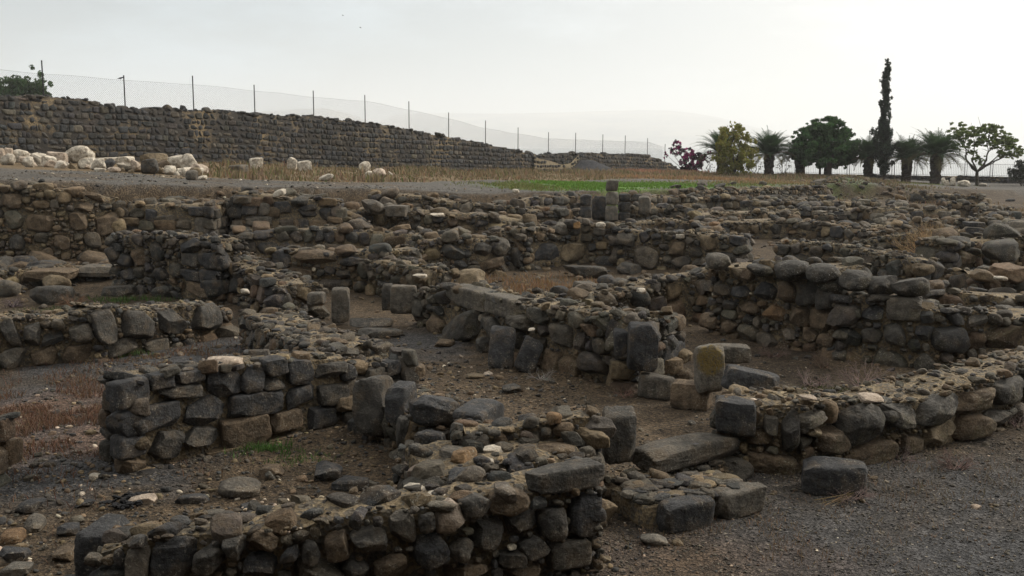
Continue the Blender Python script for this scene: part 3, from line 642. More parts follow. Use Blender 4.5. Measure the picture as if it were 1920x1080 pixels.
wall('left_edge', 'end of a dark wall cut off by the left picture edge', [(-200, 790, .7), (-120, 795, .7), (-34, 805, .65)], .6, 'block', tops=.7)
# the rows behind, up to the terrace and the lawn
for key, lab, vs_, th, sty, mode, kw in [
    ('k2', 'loose boulder row in front of the squared block wall left of centre', [(440, 436, 25.2), (560, 430, 25.5), (650, 433, 25.5), (760, 440, 25.5), (880, 440, 25.8)], 1.0, 'block', 'd', {}),
    ('k3', 'row of mixed blocks with one pale plank shaped stone on it', [(640, 392, 28.3), (720, 388, 28.5), (800, 398, 28.5), (900, 406, 28.5), (1000, 414, 29)], 1.2, 'boulder', 'd', dict(scale=.85)),
    ('k4', 'topmost boulder row below the dark gravel slope left of centre', [(690, 366, 32), (780, 370, 32), (860, 380, 32), (960, 390, 32), (1080, 398, 33)], 1.1, 'boulder', 'd', dict(scale=.8)),
    ('k5', 'broken wall left of the small doorway with the tall pillar', [(955, 384, 36), (1010, 370, 37), (1085, 368, 39)], .9, 'block', 'd', {}),
    ('n3', 'boulder row directly behind the straight rubble wall', [(1185, 416, 33), (1260, 414, 33), (1345, 420, 33)], 1.0, 'boulder', 'd', dict(scale=.9)),
    ('v0', 'long boulder strewn wall right of the tall pillar', [(1185, 388, 39), (1300, 392, 39), (1400, 398, 39.5), (1500, 402, 40)], .9, 'boulder', 'd', dict(scale=.9)),
    ('v1', 'grey wall just below the lawn edge right of the tall pillar', [(1186, 366, 42), (1300, 372, 44), (1420, 370, 46), (1560, 372, 49)], .9, 'block', 'd', {}),
    ('v1b', 'rubble bank wall right under the bright lawn strip', [(1300, 358, 49), (1420, 354, 53), (1560, 350, 58)], .8, 'boulder', 'd', dict(scale=.8)),
    ('v2', 'row of squared blue grey blocks in the middle of the far ruins', [(1400, 380, 44), (1500, 378, 44.5), (1580, 378, 45), (1650, 380, 46)], .8, 'block', 'd', {}),
    ('v8', 'row of separate block piers in the far ruins', [(1425, 394, 40.5), (1540, 393, 41), (1640, 392, 41.5)], .7, 'block', 'd', {}),
    ('v6', 'row with three big dark blocks right of the block piers', [(1650, 392, 40), (1760, 394, 40.5), (1800, 392, 41)], .8, 'block', 'd', dict(scale=1.25)),
    ('v3', 'long row of rounded boulders across the right of the ruins', [(1600, 430, 33), (1700, 418, 34), (1800, 412, 35), (1990, 416, 35)], .9, 'boulder', 'd', dict(scale=.9)),
    ('v4', 'long low straight wall of small stones at far right', [(1763, 379, 44), (1830, 383, 43.5), (1905, 391, 43)], .7, 'rubble', 'd', dict(scale=1.6)),
    ('v5', 'farthest low wall beside the dark path at right', [(1715, 362, 57), (1780, 364, 57), (1842, 367, 56)], .8, 'boulder', 'd', {}),
    ('v9', 'dark blocks beside the right picture edge below the far path', [(1845, 404, 39), (1920, 406, 39), (1990, 406, 39)], .9, 'block', 'd', {}),
    ('v7', 'row with stacked flat dark slabs near the right edge', [(1800, 436, 30), (1900, 432, 30), (1990, 430, 30)], .9, 'boulder', 'd', dict(scale=.9))]:
    wall(key, lab, vs_, th, sty, mode=mode, top='boulder', tops=.75, jag=.08, **kw)
# walls that run away from the camera and tie the rows together
for key, lab, vs_, th in [
    ('x1', 'short cross wall running back right of the dark gap', [(600, 380, 30.5), (660, 430, 25.8)], .7), ('x2', 'cross wall running back at the left of the middle room', [(905, 410, 31), (935, 448, 26.5)], .8),
    ('x3', 'cross wall running back behind the white stone', [(1290, 395, 38), (1310, 436, 27.5)], .8), ('x4', 'cross wall running back among the far blocks', [(1480, 372, 48), (1530, 402, 40)], .8),
    ('x5', 'cross wall beside the row of big dark blocks', [(1668, 374, 50), (1665, 425, 34)], .8), ('x6', 'cross wall running back near the right edge', [(1835, 388, 43), (1880, 440, 31)], .8)]:
    wall(key, lab, vs_, th, 'boulder', mode='d', top='boulder', tops=.75, jag=.08, scale=.85)

# stones that cap, end or stand on a wall: parts of their wall
W = WALLS
def part(wk, name, rect, z, dep=.3, kind='block', c='d', **kw): return stone(name, rect, z=z, dep=dep, kind=kind, c=c, parent=W[wk], **kw)
part('front', 'corner_block', (992, 856, 1132, 926), .69, .26, 'block', 'm', yaw=24, h=.19, w=.60)
part('front', 'end_slab', (142, 1010, 200, 1090), .12, .50, 'block', 'd', h=.36, yaw=-6)
part('court_front', 'door_jamb', (1130, 760, 1196, 868), .28, .3, 'block', 'm', h=.50, w=.33)
part('diag', 'boulder', (658, 706, 740, 820), None, .42, 'cob', 'm', d=10.75, h=.66); part('diag', 'upright_slab', (777, 806, 836, 900), None, .16, 'block', 'd', d=9.35, yaw=-22); part('diag', 'facing_stone', (738, 775, 768, 845), None, .25, 'cob', 'm', d=9.9); part('diag', 'facing_stone', (755, 820, 782, 885), None, .25, 'cob', 'g', d=9.55)
part('diag', 'upright_block', (727, 714, 772, 795), .42, .35, 'block', 'd', h=.40, yaw=-20)
part('diag', 'lintel_block', (764, 742, 862, 802), .52, .38, 'ang', 'd', h=.30, yaw=4); part('diag', 'tilted_block', (858, 755, 936, 822), .46, .7, 'block', 'd', yaw=-20, h=.26, w=.34)
for r_, c_ in [((38, 492, 128, 528), 'b'), ((127, 484, 210, 520), 'g')]: part('slab_bench', 'long_slab', r_, .40, .7, 'block', c_, h=.24, yaw=4)
part('slab_bench', 'long_boulder', (48, 530, 130, 574), .1, .5, 'cob', 'm'); part('slab_bench', 'long_slab', (188, 532, 250, 560), .12, .4, 'block', 'm')
part('spine', 'door_jamb', (618, 540, 656, 604), .12, .3, 'block', 'g', h=.62); part('spine', 'facing_block', (575, 545, 607, 572), .5, .3, 'block', 'g')
part('spine', 'white_stone', (449, 540, 467, 552), .62, .15, 'cob', 'w')
part('mossy', 'door_jamb', (730, 534, 781, 588), .25, .3, 'block', 'g', h=.52); part('mossy', 'door_jamb', (715, 528, 738, 582), .25, .3, 'block', 'm')
part('mossy_end', 'upright_block', (1179, 598, 1236, 695), None, .34, 'block', 'd', d=12.9); part('mossy_end', 'upright_block', (1152, 612, 1181, 668), None, .3, 'block', 'd', d=13.2)
M['speckled'] = stone_mat('white_lichen_basalt', 1.0, (.42, .41, .38), soil=.2, moss=.2)
for r_, c_, d_ in [((1330, 470, 1376, 508), 'g', 16.9), ((1408, 490, 1458, 522), 'm', 16.3), ((1460, 482, 1526, 530), 'm', 15.8), ((1520, 488, 1584, 534), 'm', 15.4), ((1582, 500, 1645, 548), 'm', 15.1), ((1638, 508, 1692, 558), 'm', 14.9), ((1682, 512, 1758, 560), 'm', 14.7)]:
    part('boulders', 'capping_boulder', r_, None, .55, 'round', c_, d=d_, mat='speckled' if r_[0] in (1460, 1520) else 'mossy')
part('edge_low', 'squared_block', (1770, 544, 1824, 570), .62, .4, 'block', 'g'); part('edge_low', 'flat_stone', (1727, 566, 1745, 575), .68, .2, 'slab', 'w')
for r_, z_ in [((1783, 440, 1830, 470), 1.0), ((1800, 458, 1850, 482), .85), ((1850, 445, 1925, 490), .8)]: part('edge_pile', 'boulder', r_, z_, .6, 'cob', 'm', mat='mossy')
part('edge_row', 'leaning_boulder', (1826, 500, 1878, 534), .60, .5, 'cob', 'g', roll=-18); part('edge_row', 'leaning_boulder', (1875, 518, 1910, 545), .55, .4, 'cob', 'g')
part('right_front', 'door_jamb', (1346, 745, 1424, 820), .41, .34, 'block', 'd', h=.36, yaw=-8)
part('mid', 'ochre_stone', (1075, 414, 1089, 430), 1.05, .25, 'cob', (.20, .11, .04)); part('mid', 'white_stone', (1118, 416, 1136, 428), 1.08, .25, 'ang', 'w')
for r_ in [(720, 383, 763, 407), (674, 372, 720, 402)]: stone('block', r_, d=27.8, dep=.6, kind='block' if r_[0] == 720 else 'round', c='g', parent=W['k3'])
for r_ in [(1818, 414, 1850, 426), (1822, 426, 1852, 440)]: stone('slab', r_, d=29.6, dep=.6, kind='block', c='d', parent=W['v7'])

# ------------------------------------------------------------------ blocks and stones that stand or lie on their own
def solo(name, label, rect, dep=.3, kind='block', c='g', cat='stone block', **kw): return stone(name, rect, dep=dep, kind=kind, c=c, label=label, cat=cat, **kw)
solo('threshold_slab', 'long grey door threshold slab with a socket hole between two jambs', (1198, 812, 1388, 874), .40, 'block', 'g', z=.2, yaw=34, h=.21, w=1.2)
bpy.context.view_layer.update()
hole = bpy.data.objects['threshold_slab']; hm_ = mkmesh('socket_hole', np.array([[math.cos(t) * .03, math.sin(t) * .02, 0] for t in np.linspace(0, 6.28, 13)[:-1]] + [[0, 0, .0]]) + P_pz(1305, 832, .413), T=[(i, (i + 1) % 12, 12) for i in range(12)], mats=(M['iron'],), parent=hole)
st = empty('entrance_step', P_pz(1335, 1000, 0.)); tag(st, 'outer door step of two kerb blocks with stone paving', 'stone step')
stone('kerb_block', (1236, 925, 1340, 1000), z=.0, dep=.24, kind='block', c='d', parent=st, yaw=26, h=.27, w=.54); stone('kerb_block', (1339, 900, 1440, 973), z=.0, dep=.26, kind='block', c='g', parent=st, yaw=26, h=.26, w=.54)
bag = Bag(); c0 = P_pz(1300, 925, .22); RZ = rot((0, 0, 1), R(27))
for k in range(70):
    q = c0 + RZ @ np.array([rng.uniform(-.52, .52), rng.uniform(-.12, .42), 0]); q[2] = .22 + rng.normal(0, .012)
    a = rng.uniform(0, 6.28); s_ = rng.uniform(.05, .15); bag.add(8, 'slab', basis(np.array([math.cos(a), math.sin(a), 0]), np.array([-math.sin(a), math.cos(a), 0]), np.array([0, 0, 1.]), s_, s_ * .7, .03, .08), q, pick_col({'d': 3, 'g': 2, 'm': 3, 't': 2}))
v_, q_, c_ = bag.arrays(); bx = np.array([(x, y, z) for x in (-.55, .55) for y in (-.08, .5) for z in (-.05, .2)]) @ RZ.T + c0 * [1, 1, 0]
q_ = np.concatenate([q_, np.array([(0, 1, 3, 2), (4, 6, 7, 5), (0, 4, 5, 1), (2, 3, 7, 6), (1, 5, 7, 3)]) + len(v_)]); mi = np.array([0] * (len(q_) - 5) + [1] * 5)
mkmesh('paving', np.concatenate([v_, bx]), q_, col=np.concatenate([c_, np.tile([.1, .08, .05], (8, 1))]), mats=(M['stone'], M['mortar']), mi=mi, parent=st)
solo('fallen_block', 'dark squared block lying on the ground before the boulder wall', (1514, 862, 1633, 932), .36, 'block', 'd', yaw=-12, h=.30)
solo('step_block', 'upper of two flat steps between the door jambs', (652, 585, 735, 616), .4, 'slab', 'm', z=.12, h=.16, cat='stone step'); solo('step_block', 'lower of two flat steps between the door jambs', (667, 606, 754, 636), .35, 'slab', 'm', z=.0, h=.16, cat='stone step')
solo('leaning_block', 'long dark block leaning upright against the mossy wall', (916, 600, 966, 690), .26, 'block', 'd', tilt=-14, roll=6, h=.62)
solo('leaning_block', 'dark block leaning at a slant beside the upright leaning block', (960, 628, 1024, 699), .28, 'block', 'd', roll=26, tilt=-10, h=.5, w=.33)
sill = empty('door_sill', P_pz(1262, 755, 0)); tag(sill, 'door sill of two long blocks between mossy wall and lichen pillar', 'door sill')
stone('sill_block', (1202, 696, 1264, 748), z=.0, dep=.32, kind='block', c='g', parent=sill, yaw=-24, h=.30, w=.5); stone('sill_block', (1262, 708, 1338, 768), z=.0, dep=.32, kind='block', c='b', parent=sill, yaw=-24, h=.32, w=.52)
pil = empty('stone_pillar', P_pz(1332, 735, .2)); tag(pil, 'squared pillar with a yellow lichen patch left of the slanting slab', 'stone pillar')
stone('shaft', (1308, 650, 1358, 738), z=.25, dep=.32, kind='block', c='c', parent=pil, h=.62, w=.36)
stone('cap_arm', (1350, 640, 1410, 682), d=d_of(738, .25) + .3, dep=.32, kind='block', c='g', parent=pil, h=.22)
sh = [q for q in pil.children if q.name.startswith('shaft')][0]; sh.data.materials[0] = stone_mat('lichen_basalt', .8, spot=(-.03, -.17, .43, .22))
solo('slanting_slab', 'dark wedge shaped slab leaning behind the right door jamb', (1357, 682, 1466, 738), .3, 'block', 'd', z=.38, roll=12, h=.26)
solo('floor_slab', 'long dark slab lying on the floor of the middle room', (1055, 494, 1142, 522), .5, 'slab', 'm', h=.32)
solo('rubble_lump', 'lump of mortared rubble standing at the edge of the middle room', (848, 500, 910, 548), .6, 'lump', 't', cat='rubble lump')
solo('flat_plank_stone', 'thin pale slab stone lying on top of the far block row', (806, 398, 834, 407), .4, 'slab', 'w', d=28.4, cat='stone')
solo('leaning_pale_stone', 'pale elongated stone propped on the wall right of the dark gap', (510, 355, 535, 368), .25, 'slab', 'w', d=26.8, roll=-18, cat='stone')
solo('white_stone', 'single small white stone on the gravel slope left of the lawn', (960, 354, 974, 363), .25, 'cob', 'w', d=37, cat='stone')
pl = empty('tall_pillar', P_pd(1148, 415, 38.5)); tag(pl, 'tall banded block pillar standing before the bright lawn', 'stone pillar')
for r_ in [(1137, 337, 1160, 358), (1137, 358, 1160, 384), (1136, 384, 1159, 414)]: stone('pillar_block', r_, d=38.5, dep=.45, kind='block', c='c' if r_[1] != 337 else 'g', parent=pl)
dl = empty('door_post', P_pd(1098, 410, 38.6)); tag(dl, 'left post of the small dark doorway by the tall pillar', 'door post')
for r_ in [(1088, 363, 1111, 386), (1086, 386, 1110, 408)]: stone('post_block', r_, d=38.6, dep=.5, kind='block', c='d', parent=dl)
dr = empty('door_post', P_pd(1172, 412, 38.8)); tag(dr, 'right post joined behind the tall pillar', 'door post')
for r_ in [(1161, 362, 1183, 378), (1160, 378, 1183, 396), (1160, 396, 1182, 414)]: stone('post_block', r_, d=38.8, dep=.5, kind='block', c='d', parent=dr)
bw = empty('back_wall_block', P_pd(1124, 410, 39.6)); tag(bw, 'dark recessed block between the small doorway posts', 'stone block'); stone('block', (1110, 366, 1138, 412), d=39.6, dep=.4, kind='block', c='d', parent=bw)
stone('pier', (1198, 366, 1223, 400), d=38.2, dep=.5, kind='block', c='g', label='grey block pier standing right of the tall pillar', cat='stone pier')
# bigger loose stones, each told apart
for lab, r_, c_, k_ in [
    ('big round grey boulder on the floor of the front room', (400, 886, 480, 938), 'g', 'round'), ('dark flat topped boulder near the back of the front room', (580, 858, 637, 906), 'd', 'cob'),
    ('brownish egg shaped stone right of the round grey boulder', (483, 865, 526, 898), 'b', 'cob'), ('flat grey stone in front of the round grey boulder', (370, 950, 436, 982), 'g', 'cob'),
    ('angular grey stone beside white crumbs in the front room', (438, 938, 488, 974), 'd', 'ang'), ('half buried flat stone at the right of the front room', (615, 884, 692, 922), 'd', 'slab'),
    ('pointed dark stone with white specks left of the round boulder', (325, 920, 386, 946), 'd', 'ang'), ('pinkish white stone beside the burnt patch', (234, 924, 286, 948), 'p', 'ang'),
    ('rounded stone at the left end of the front room', (20, 930, 70, 966), 'd', 'cob'), ('grey stone standing below the left edge wall', (34, 960, 72, 1000), 'g', 'cob'),
    ('orange brown stone at the lower left picture edge', (-8, 988, 34, 1022), 'o', 'cob'), ('dark flat block at the lower left picture edge', (-10, 1020, 46, 1056), 'd', 'ang'),
    ('pale flat stone at the bottom left corner', (-10, 1052, 50, 1084), 'c', 'slab'), ('small dark pointed stone left of the front wall end', (100, 978, 142, 1008), 'd', 'ang'),
    ('dark oval stone alone on the court floor', (940, 715, 978, 739), 'm', 'round'), ('flat pale brown stone on the court floor', (872, 697, 907, 711), 't', 'round'),
    ('low brown stone below the two steps', (814, 632, 852, 652), 'b', 'cob'), ('round stone at the foot of the pale topped wall end', (770, 675, 796, 708), 'b', 'round'),
    ('rounded stone between the leaning block and the mossy wall', (891, 628, 924, 662), 'm', 'cob'), ('brown boulder below the slanting leaning block', (1002, 655, 1046, 694), 'b', 'cob'),
    ('smooth oval stone on the gravel before the front wall corner', (1203, 995, 1254, 1026), 'c', 'round'), ('small stone beside the oval stone before the front corner', (1262, 1009, 1282, 1024), 't', 'cob'),
    ('flat tan stone at the foot of the front wall corner', (1104, 1040, 1147, 1057), 't', 'slab'), ('white limestone piece on the gravel by the squared wall', (162, 885, 184, 898), 'w', 'ang'),
    ('brown stone at the lower left in front of the dark flat block', (90, 1018, 132, 1056), 'b', 'cob'), ('dark stone at the back left of the front room', (138, 934, 172, 954), 'd', 'cob')]:
    stone('loose_stone', r_, dep=.4, kind=k_, c=c_, label=lab, cat='stone', bury=.25)
for lab, r_, z_, c_, k_ in [
    ('white limestone lump on the front wall left of its corner block', (754, 904, 802, 926), .70, 'w', 'ang'), ('small white stone beside the white lump on the front wall', (800, 918, 836, 936), .70, 'w', 'slab'),
    ('speckled white stone on the cobble platform', (906, 830, 946, 854), .62, 'w', 'ang'), ('long white stone on the cobble platform edge', (890, 856, 926, 871), .62, 'w', 'slab'),
    ('ochre stone on the cobble platform', (880, 878, 908, 898), .60, (.28, .18, .06), 'ang'), ('large round topped stone on the cobble platform', (1000, 822, 1082, 862), .55, 'b', 'round'),
    ('smooth grey boulder beside the blue slab', (822, 830, 882, 884), .50, 'g', 'cob'), ('dark slab tilted on the cobble platform', (838, 872, 884, 916), .58, 'd', 'slab'),
    ('long flat stone near the left end of the front wall', (204, 984, 290, 1016), .50, 'm', 'slab'), ('white rock on top of the squared wall', (378, 664, 450, 692), .88, 'p', 'slab'),
    ('pale triangular stone on the boulder wall by the doorway', (1504, 738, 1534, 753), .78, 'p', 'ang'), ('tan rock on top of the boulder wall at right', (1620, 733, 1662, 758), .76, 'p', 'ang'),
    ('white pebble on the slanting leaning block', (990, 613, 1004, 621), .66, 'w', 'cob'), ('small white stone on the wall behind the left door jamb', (772, 512, 800, 522), .76, 'w', 'slab'),
    ('white round stone in the cobbled top right of the mossy wall', (1196, 538, 1214, 552), .72, 'w', 'cob'), ('pale lump among boulders at the right edge', (1874, 515, 1894, 528), .95, 'w', 'cob')]:
    stone('loose_stone', r_, z=z_, dep=.3, kind=k_, c=c_, label=lab, cat='stone')
# ------------------------------------------------------------------ pale limestone pieces on the terrace
LIME = [((6, 261, 48, 286), 'w', 'lump', 'large speckled white boulder at the back of the stone heap'), ((-8, 274, 7, 301), 'p', 'block', 'reddish white block cut by the left picture edge'),
 ((6, 275, 21, 303), 'p', 'block', 'upright pinkish block second from the left edge'), ((20, 283, 35, 301), 'w', 'ang', 'pale stone right of the pinkish block'), ((27, 294, 63, 309), 'p', 'slab', 'flat reddish white slab in front of the rounded stones'),
 ((44, 286, 77, 311), 'w', 'cob', 'curved white drum piece at the front left of the heap'), ((50, 272, 83, 290), 'w', 'lump', 'knobbly white piece behind the curved drum piece'), ((81, 280, 124, 289), 'w', 'slab', 'long white slab lying behind the tilted cube'),
 ((80, 285, 118, 312), 'p', 'block', 'tilted white cube with a brown lower face'), ((119, 274, 167, 307), 'w', 'cob', 'big rounded boulder in the middle of the heap'), ((144, 295, 172, 317), 'w', 'cob', 'white drum in front of the big rounded boulder'),
 ((167, 288, 219, 299), 'w', 'slab', 'long cream slab behind the white drum'), ((171, 298, 195, 316), 't', 'block', 'tan block right of the white drum'), ((192, 297, 213, 318), 'd', 'ang', 'dark mottled stone in the white heap'),
 ((215, 293, 245, 308), 'w', 'block', 'clean cream block leaning in the heap'), ((173, 314, 195, 322), 'w', 'slab', 'flat white stone at the front edge of the heap'), ((198, 312, 220, 323), 'p', 'ang', 'small pointed pale stone at the front edge'),
 ((214, 305, 262, 322), 'w', 'ang', 'speckled white block left of the dark angular block'), ((260, 298, 292, 326), 'm', 'ang', 'dark angular block at the right of the heap'), ((258, 281, 309, 300), 't', 'slab', 'brown tilted slab resting high against the wall foot'),
 ((285, 302, 316, 325), 'b', 'ang', 'brown stone between dark block and white peak'), ((312, 289, 347, 322), 'w', 'ang', 'white peaked stone with a dark stained side'), ((335, 289, 364, 325), 'w', 'slab', 'white ridge stone leaning on the peaked stone'),
 ((354, 307, 385, 329), 'p', 'slab', 'reddish slab leaning at the right end of the heap'), ((345, 318, 370, 338), 'g', 'round', 'grey rounded stone at the right end of the heap'), ((366, 329, 386, 338), 'w', 'round', 'small white stone at the right tip of the heap'),
 ((466, 296, 492, 318), 'w', 'ang', 'leaning white block alone in the dry grass'), ((536, 295, 556, 318), 'w', 'ang', 'left of the two white blocks in the dry grass'), ((556, 302, 582, 322), 'w', 'block', 'right of the two white blocks in the dry grass'),
 ((597, 325, 622, 340), 'w', 'ang', 'white block at the front edge of the dry grass'), ((671, 303, 694, 324), 'w', 'round', 'round white stone near the wall foot'), ((683, 320, 698, 334), 'w', 'round', 'small white stone under the round white stone'),
 ((698, 316, 722, 332), 'p', 'ang', 'pale tan block right of the round white stone'), ((728, 321, 735, 329), 'w', 'cob', 'tiny white stone in the dry grass'), ((418, 309, 460, 325), 'g', 'slab', 'grey slab heap in the dry grass'),
 ((1766, 333, 1774, 347), 'w', 'ang', 'pale block left of two beside the big palm'), ((1772, 338, 1780, 348), 'w', 'block', 'pale low block right of two beside the big palm'), ((1782, 332, 1792, 349), 'w', 'ang', 'upright pointed pale stone before the dark parapet'),
 ((1801, 338, 1823, 350), 'w', 'ang', 'wide pale stone left of the feathery tree'), ((1838, 343, 1853, 350), 'w', 'slab', 'low pale stone right of the feathery tree'), ((1563, 324, 1576, 331), 'p', 'block', 'pale block by the broad dark tree')]
for r_, c_, k_, lab in LIME:
    y1 = r_[3]; px = (r_[0] + r_[2]) / 2
    ds = np.linspace(22, 99, 400); zz = ground(np.array([X_of(px, d, 1.5) for d in ds]), ds); ok = np.array([z_of(y1, d) for d in ds]) <= zz
    front = ds < (wall_d(px) - 3 if px < 1250 else 98); idx = np.where(ok & front & (ds > 26))[0]
    d = ds[idx[0]] if len(idx) else min(wall_d(px) - 3, 96)
    d = float(np.clip(d, 30, (wall_d(px) - 2.5) if px < 1250 else 97))
    stone('limestone_block', r_, z=gz(X_of(px, d, 1.5), d) - .02, dep=min(1.0, (r_[2] - r_[0]) / FPX * d * .9), kind=k_, c=c_, label=lab, cat='stone', group='pale limestone pieces', roll=rng.normal(0, 9), yaw=rng.uniform(-30, 30), h=(r_[3] - r_[1]) / FPX * d * 1.02, d=d, mat='stone')

for k in range(34):
    px = rng.uniform(-5, 385); yb = np.interp(px, [0, 390], [300, 326]) + rng.uniform(-10, 10); d = np.interp(px, [0, 390], [41, 38]) - (yb - np.interp(px, [0, 390], [300, 326])) * .12
    wpx = rng.uniform(9, 26); hpx = wpx * rng.uniform(.5, .9); gg = gz(X_of(px, d, 2.3), d)
    stone('limestone_block', (px - wpx / 2, yb - hpx, px + wpx / 2, yb), d=d, z=gg - .03, dep=wpx / FPX * d, kind=['ang', 'block', 'lump', 'ang'][k % 4], c=['w', 'w', 'p', 'w', 't'][k % 5], label='angular pale limestone fragment in the heap at the wall foot', cat='stone', group='pale limestone fragments', roll=rng.normal(0, 22), tilt=rng.normal(0, 15), yaw=rng.uniform(-60, 60), h=hpx / FPX * d * 1.1, mat='stone')
# ------------------------------------------------------------------ boulders lying among the far ruins
BP = [(rock(8, k, 500 + i), k) for i, k in enumerate(['round', 'cob', 'ang', 'cob', 'block', 'round', 'ang', 'cob'])]
bmesh_ = []
for i, (v_, k) in enumerate(BP):
    cname = 'bgmdbgmt'[i]; o = mkmesh('loose_boulder', v_ * .5, CS[8][1], col=np.tile(np.array(PAL[cname]), (len(v_), 1)), mats=(M['stone'],)); bmesh_.append(o.data); bpy.data.objects.remove(o)
ZONES = [(600, 1180, 352, 420, 'stone lying among the far ruin rows left of the tall pillar', 60), (1190, 1920, 356, 440, 'stone lying among the far ruin rows right of the tall pillar', 60),
         (440, 1000, 425, 470, 'stone lying on the boulder rows left of the middle room', 30), (1080, 1420, 500, 560, 'stone lying on the floor of the middle room', 10), (1780, 1920, 480, 560, 'stone lying between the walls at the right edge', 14), (0, 230, 340, 420, 'stone lying on the rough slope under the terrace at left', 22)]
for x0, x1, y0, y1, lab, n in ZONES:
    for _ in range(n):
        px, py = rng.uniform(x0, x1), rng.uniform(y0, y1); d = 30.0
        for _k in range(25): d = .6 * d + .4 * min(95, max(15, d_of(py, min(gz(X_of(px, d, 0), d) + .15, 2.9))))
        if x0 < 1000 and x1 < 1200 and d > np.interp(X_of(px, d, 0), LIP[:, 0], LIP[:, 1]) - .3: continue
        o = bpy.data.objects.new('loose_boulder', bmesh_[rng.integers(8)]); COL.objects.link(o)
        s = rng.uniform(.3, .62); x = X_of(px, d, 0)
        o.location = (x, d, gz(x, d) + s * .18); o.scale = (s * rng.uniform(.9, 1.5), s, s * rng.uniform(.6, .9)); o.rotation_euler = (rng.normal(0, .15), rng.normal(0, .15), rng.uniform(0, 6.28))
        tag(o, lab, 'stone', lab.replace('stone', 'stones', 1))

# ------------------------------------------------------------------ pebbles, crumbs and small stones on the ground (stuff)
def scatter(name, n, area, smin, smax, cols, dens=None, mat='pebble', kind='ang', nn=3, flat=.6):
    bag = Bag(); k = 0
    xs = rng.uniform(area[0], area[1], n); ys = rng.uniform(area[2], area[3], n); zs = ground(xs, ys)
    for x, y, z in zip(xs, ys, zs):
        if dens is not None and rng.random() > dens(x, y): continue
        s = smin * (smax / smin) ** (rng.random() ** 2.2); a = rng.uniform(0, 6.28)
        t = np.array([math.cos(a), math.sin(a), 0]); bag.add(nn, kind, basis(t, np.array([t[1], -t[0], 0]), np.array([0, 0, 1.]), s * rng.uniform(.7, 1.3), s, s * flat, .3), np.array([x, y, z + s * flat * .35]), pick_col(cols))
    v_, q_, c_ = bag.arrays(); o = mkmesh(name, v_, q_, col=c_, mats=(M[mat],)); tag(o, kind='stuff'); return o
PC = {'d': 5, 'g': 5, 'm': 4, 'b': 3, 't': 2.5, 'w': .25, 'p': .6}
scatter('gravel', 9500, (-6.5, 1, 7, 15), .006, .03, PC)
scatter('gravel', 16000, (.6, 6.8, 6.3, 11), .004, .014, {'d': 7, 'g': 7, 'm': 5, 'b': 2, 'c': 2, 'w': .35, 'p': .3})
scatter('stone_rubble', 1500, (-6.5, .4, 6.5, 19), .018, .06, PC, kind='cob', nn=5, mat='stone')
scatter('stone_rubble', 700, (.4, 7, 8.6, 19), .016, .05, PC, kind='cob', nn=5, mat='stone')
scatter('stone_rubble', 2800, (-14, 26, 19, 45), .04, .13, {'d': 2, 'g': 4, 'b': 4, 'm': 2, 't': 2, 'w': .25}, kind='cob', mat='stone', dens=lambda x, y: 0 if y > np.interp(x, LIP[:, 0], LIP[:, 1]) + .2 else 1)
scatter('gravel', 2600, (-16, 8, 23, 42), .012, .05, {'g': 5, 'd': 3, 't': 1, 'w': .5}, dens=lambda x, y: 1.0 if y > np.interp(x, LIP[:, 0], LIP[:, 1]) - .8 else 0)
scatter('stone_rubble', 2600, (-15, 20, 23, 60), .05, .17, {'d': 2, 'g': 4, 'b': 5, 'm': 2, 't': 2, 'w': .2}, kind='cob', mat='stone', dens=lambda x, y: 1 if -1.3 < y - np.interp(x, LIP[:, 0], LIP[:, 1]) < .15 else 0)
def heap(c, n, rx, ry, h, smin, smax, cols, name='white_crumbs'):
    bag = Bag()
    for _ in range(n):
        x, y = c[0] + rng.normal(0, rx), c[1] + rng.normal(0, ry); s = rng.uniform(smin, smax)
        bag.add(3, 'ang', np.diag([s, s, s * .7]) @ rot((0, 0, 1), rng.uniform(0, 6)), np.array([x, y, c[2] + s * .3 + h * rng.random()]), pick_col(cols))
    v_, q_, c_ = bag.arrays(); tag(mkmesh(name, v_, q_, col=c_, mats=(M['pebble'],)), kind='stuff')
heap(P_pz(515, 962, .1), 150, .12, .07, .05, .006, .018, {'w': 3, 'p': 3}); heap(P_pz(530, 985, .62), 60, .08, .05, .01, .006, .016, {'w': 2, 'p': 2})
bag = Bag(); c0 = P_pz(238, 945, 0)                                 # burnt patch: charred sticks and ash
CH = []; 
for _ in range(70):
    a = rng.uniform(0, 6.28); s_ = rng.uniform(.02, .06); bag.add(3, 'ang', rot((0, 0, 1), a) @ np.diag([s_, s_ * .35, s_ * .3]), np.array([c0[0] + rng.normal(0, .07), c0[1] + rng.normal(0, .09), rng.uniform(.0, .06)]), np.array([.008, .008, .009]))
v_, q_, c_ = bag.arrays(); tag(mkmesh('charred_wood', v_, q_, col=c_, mats=(M['pebble'],)), 'black charred wood beside the pinkish white stone', 'burnt wood')

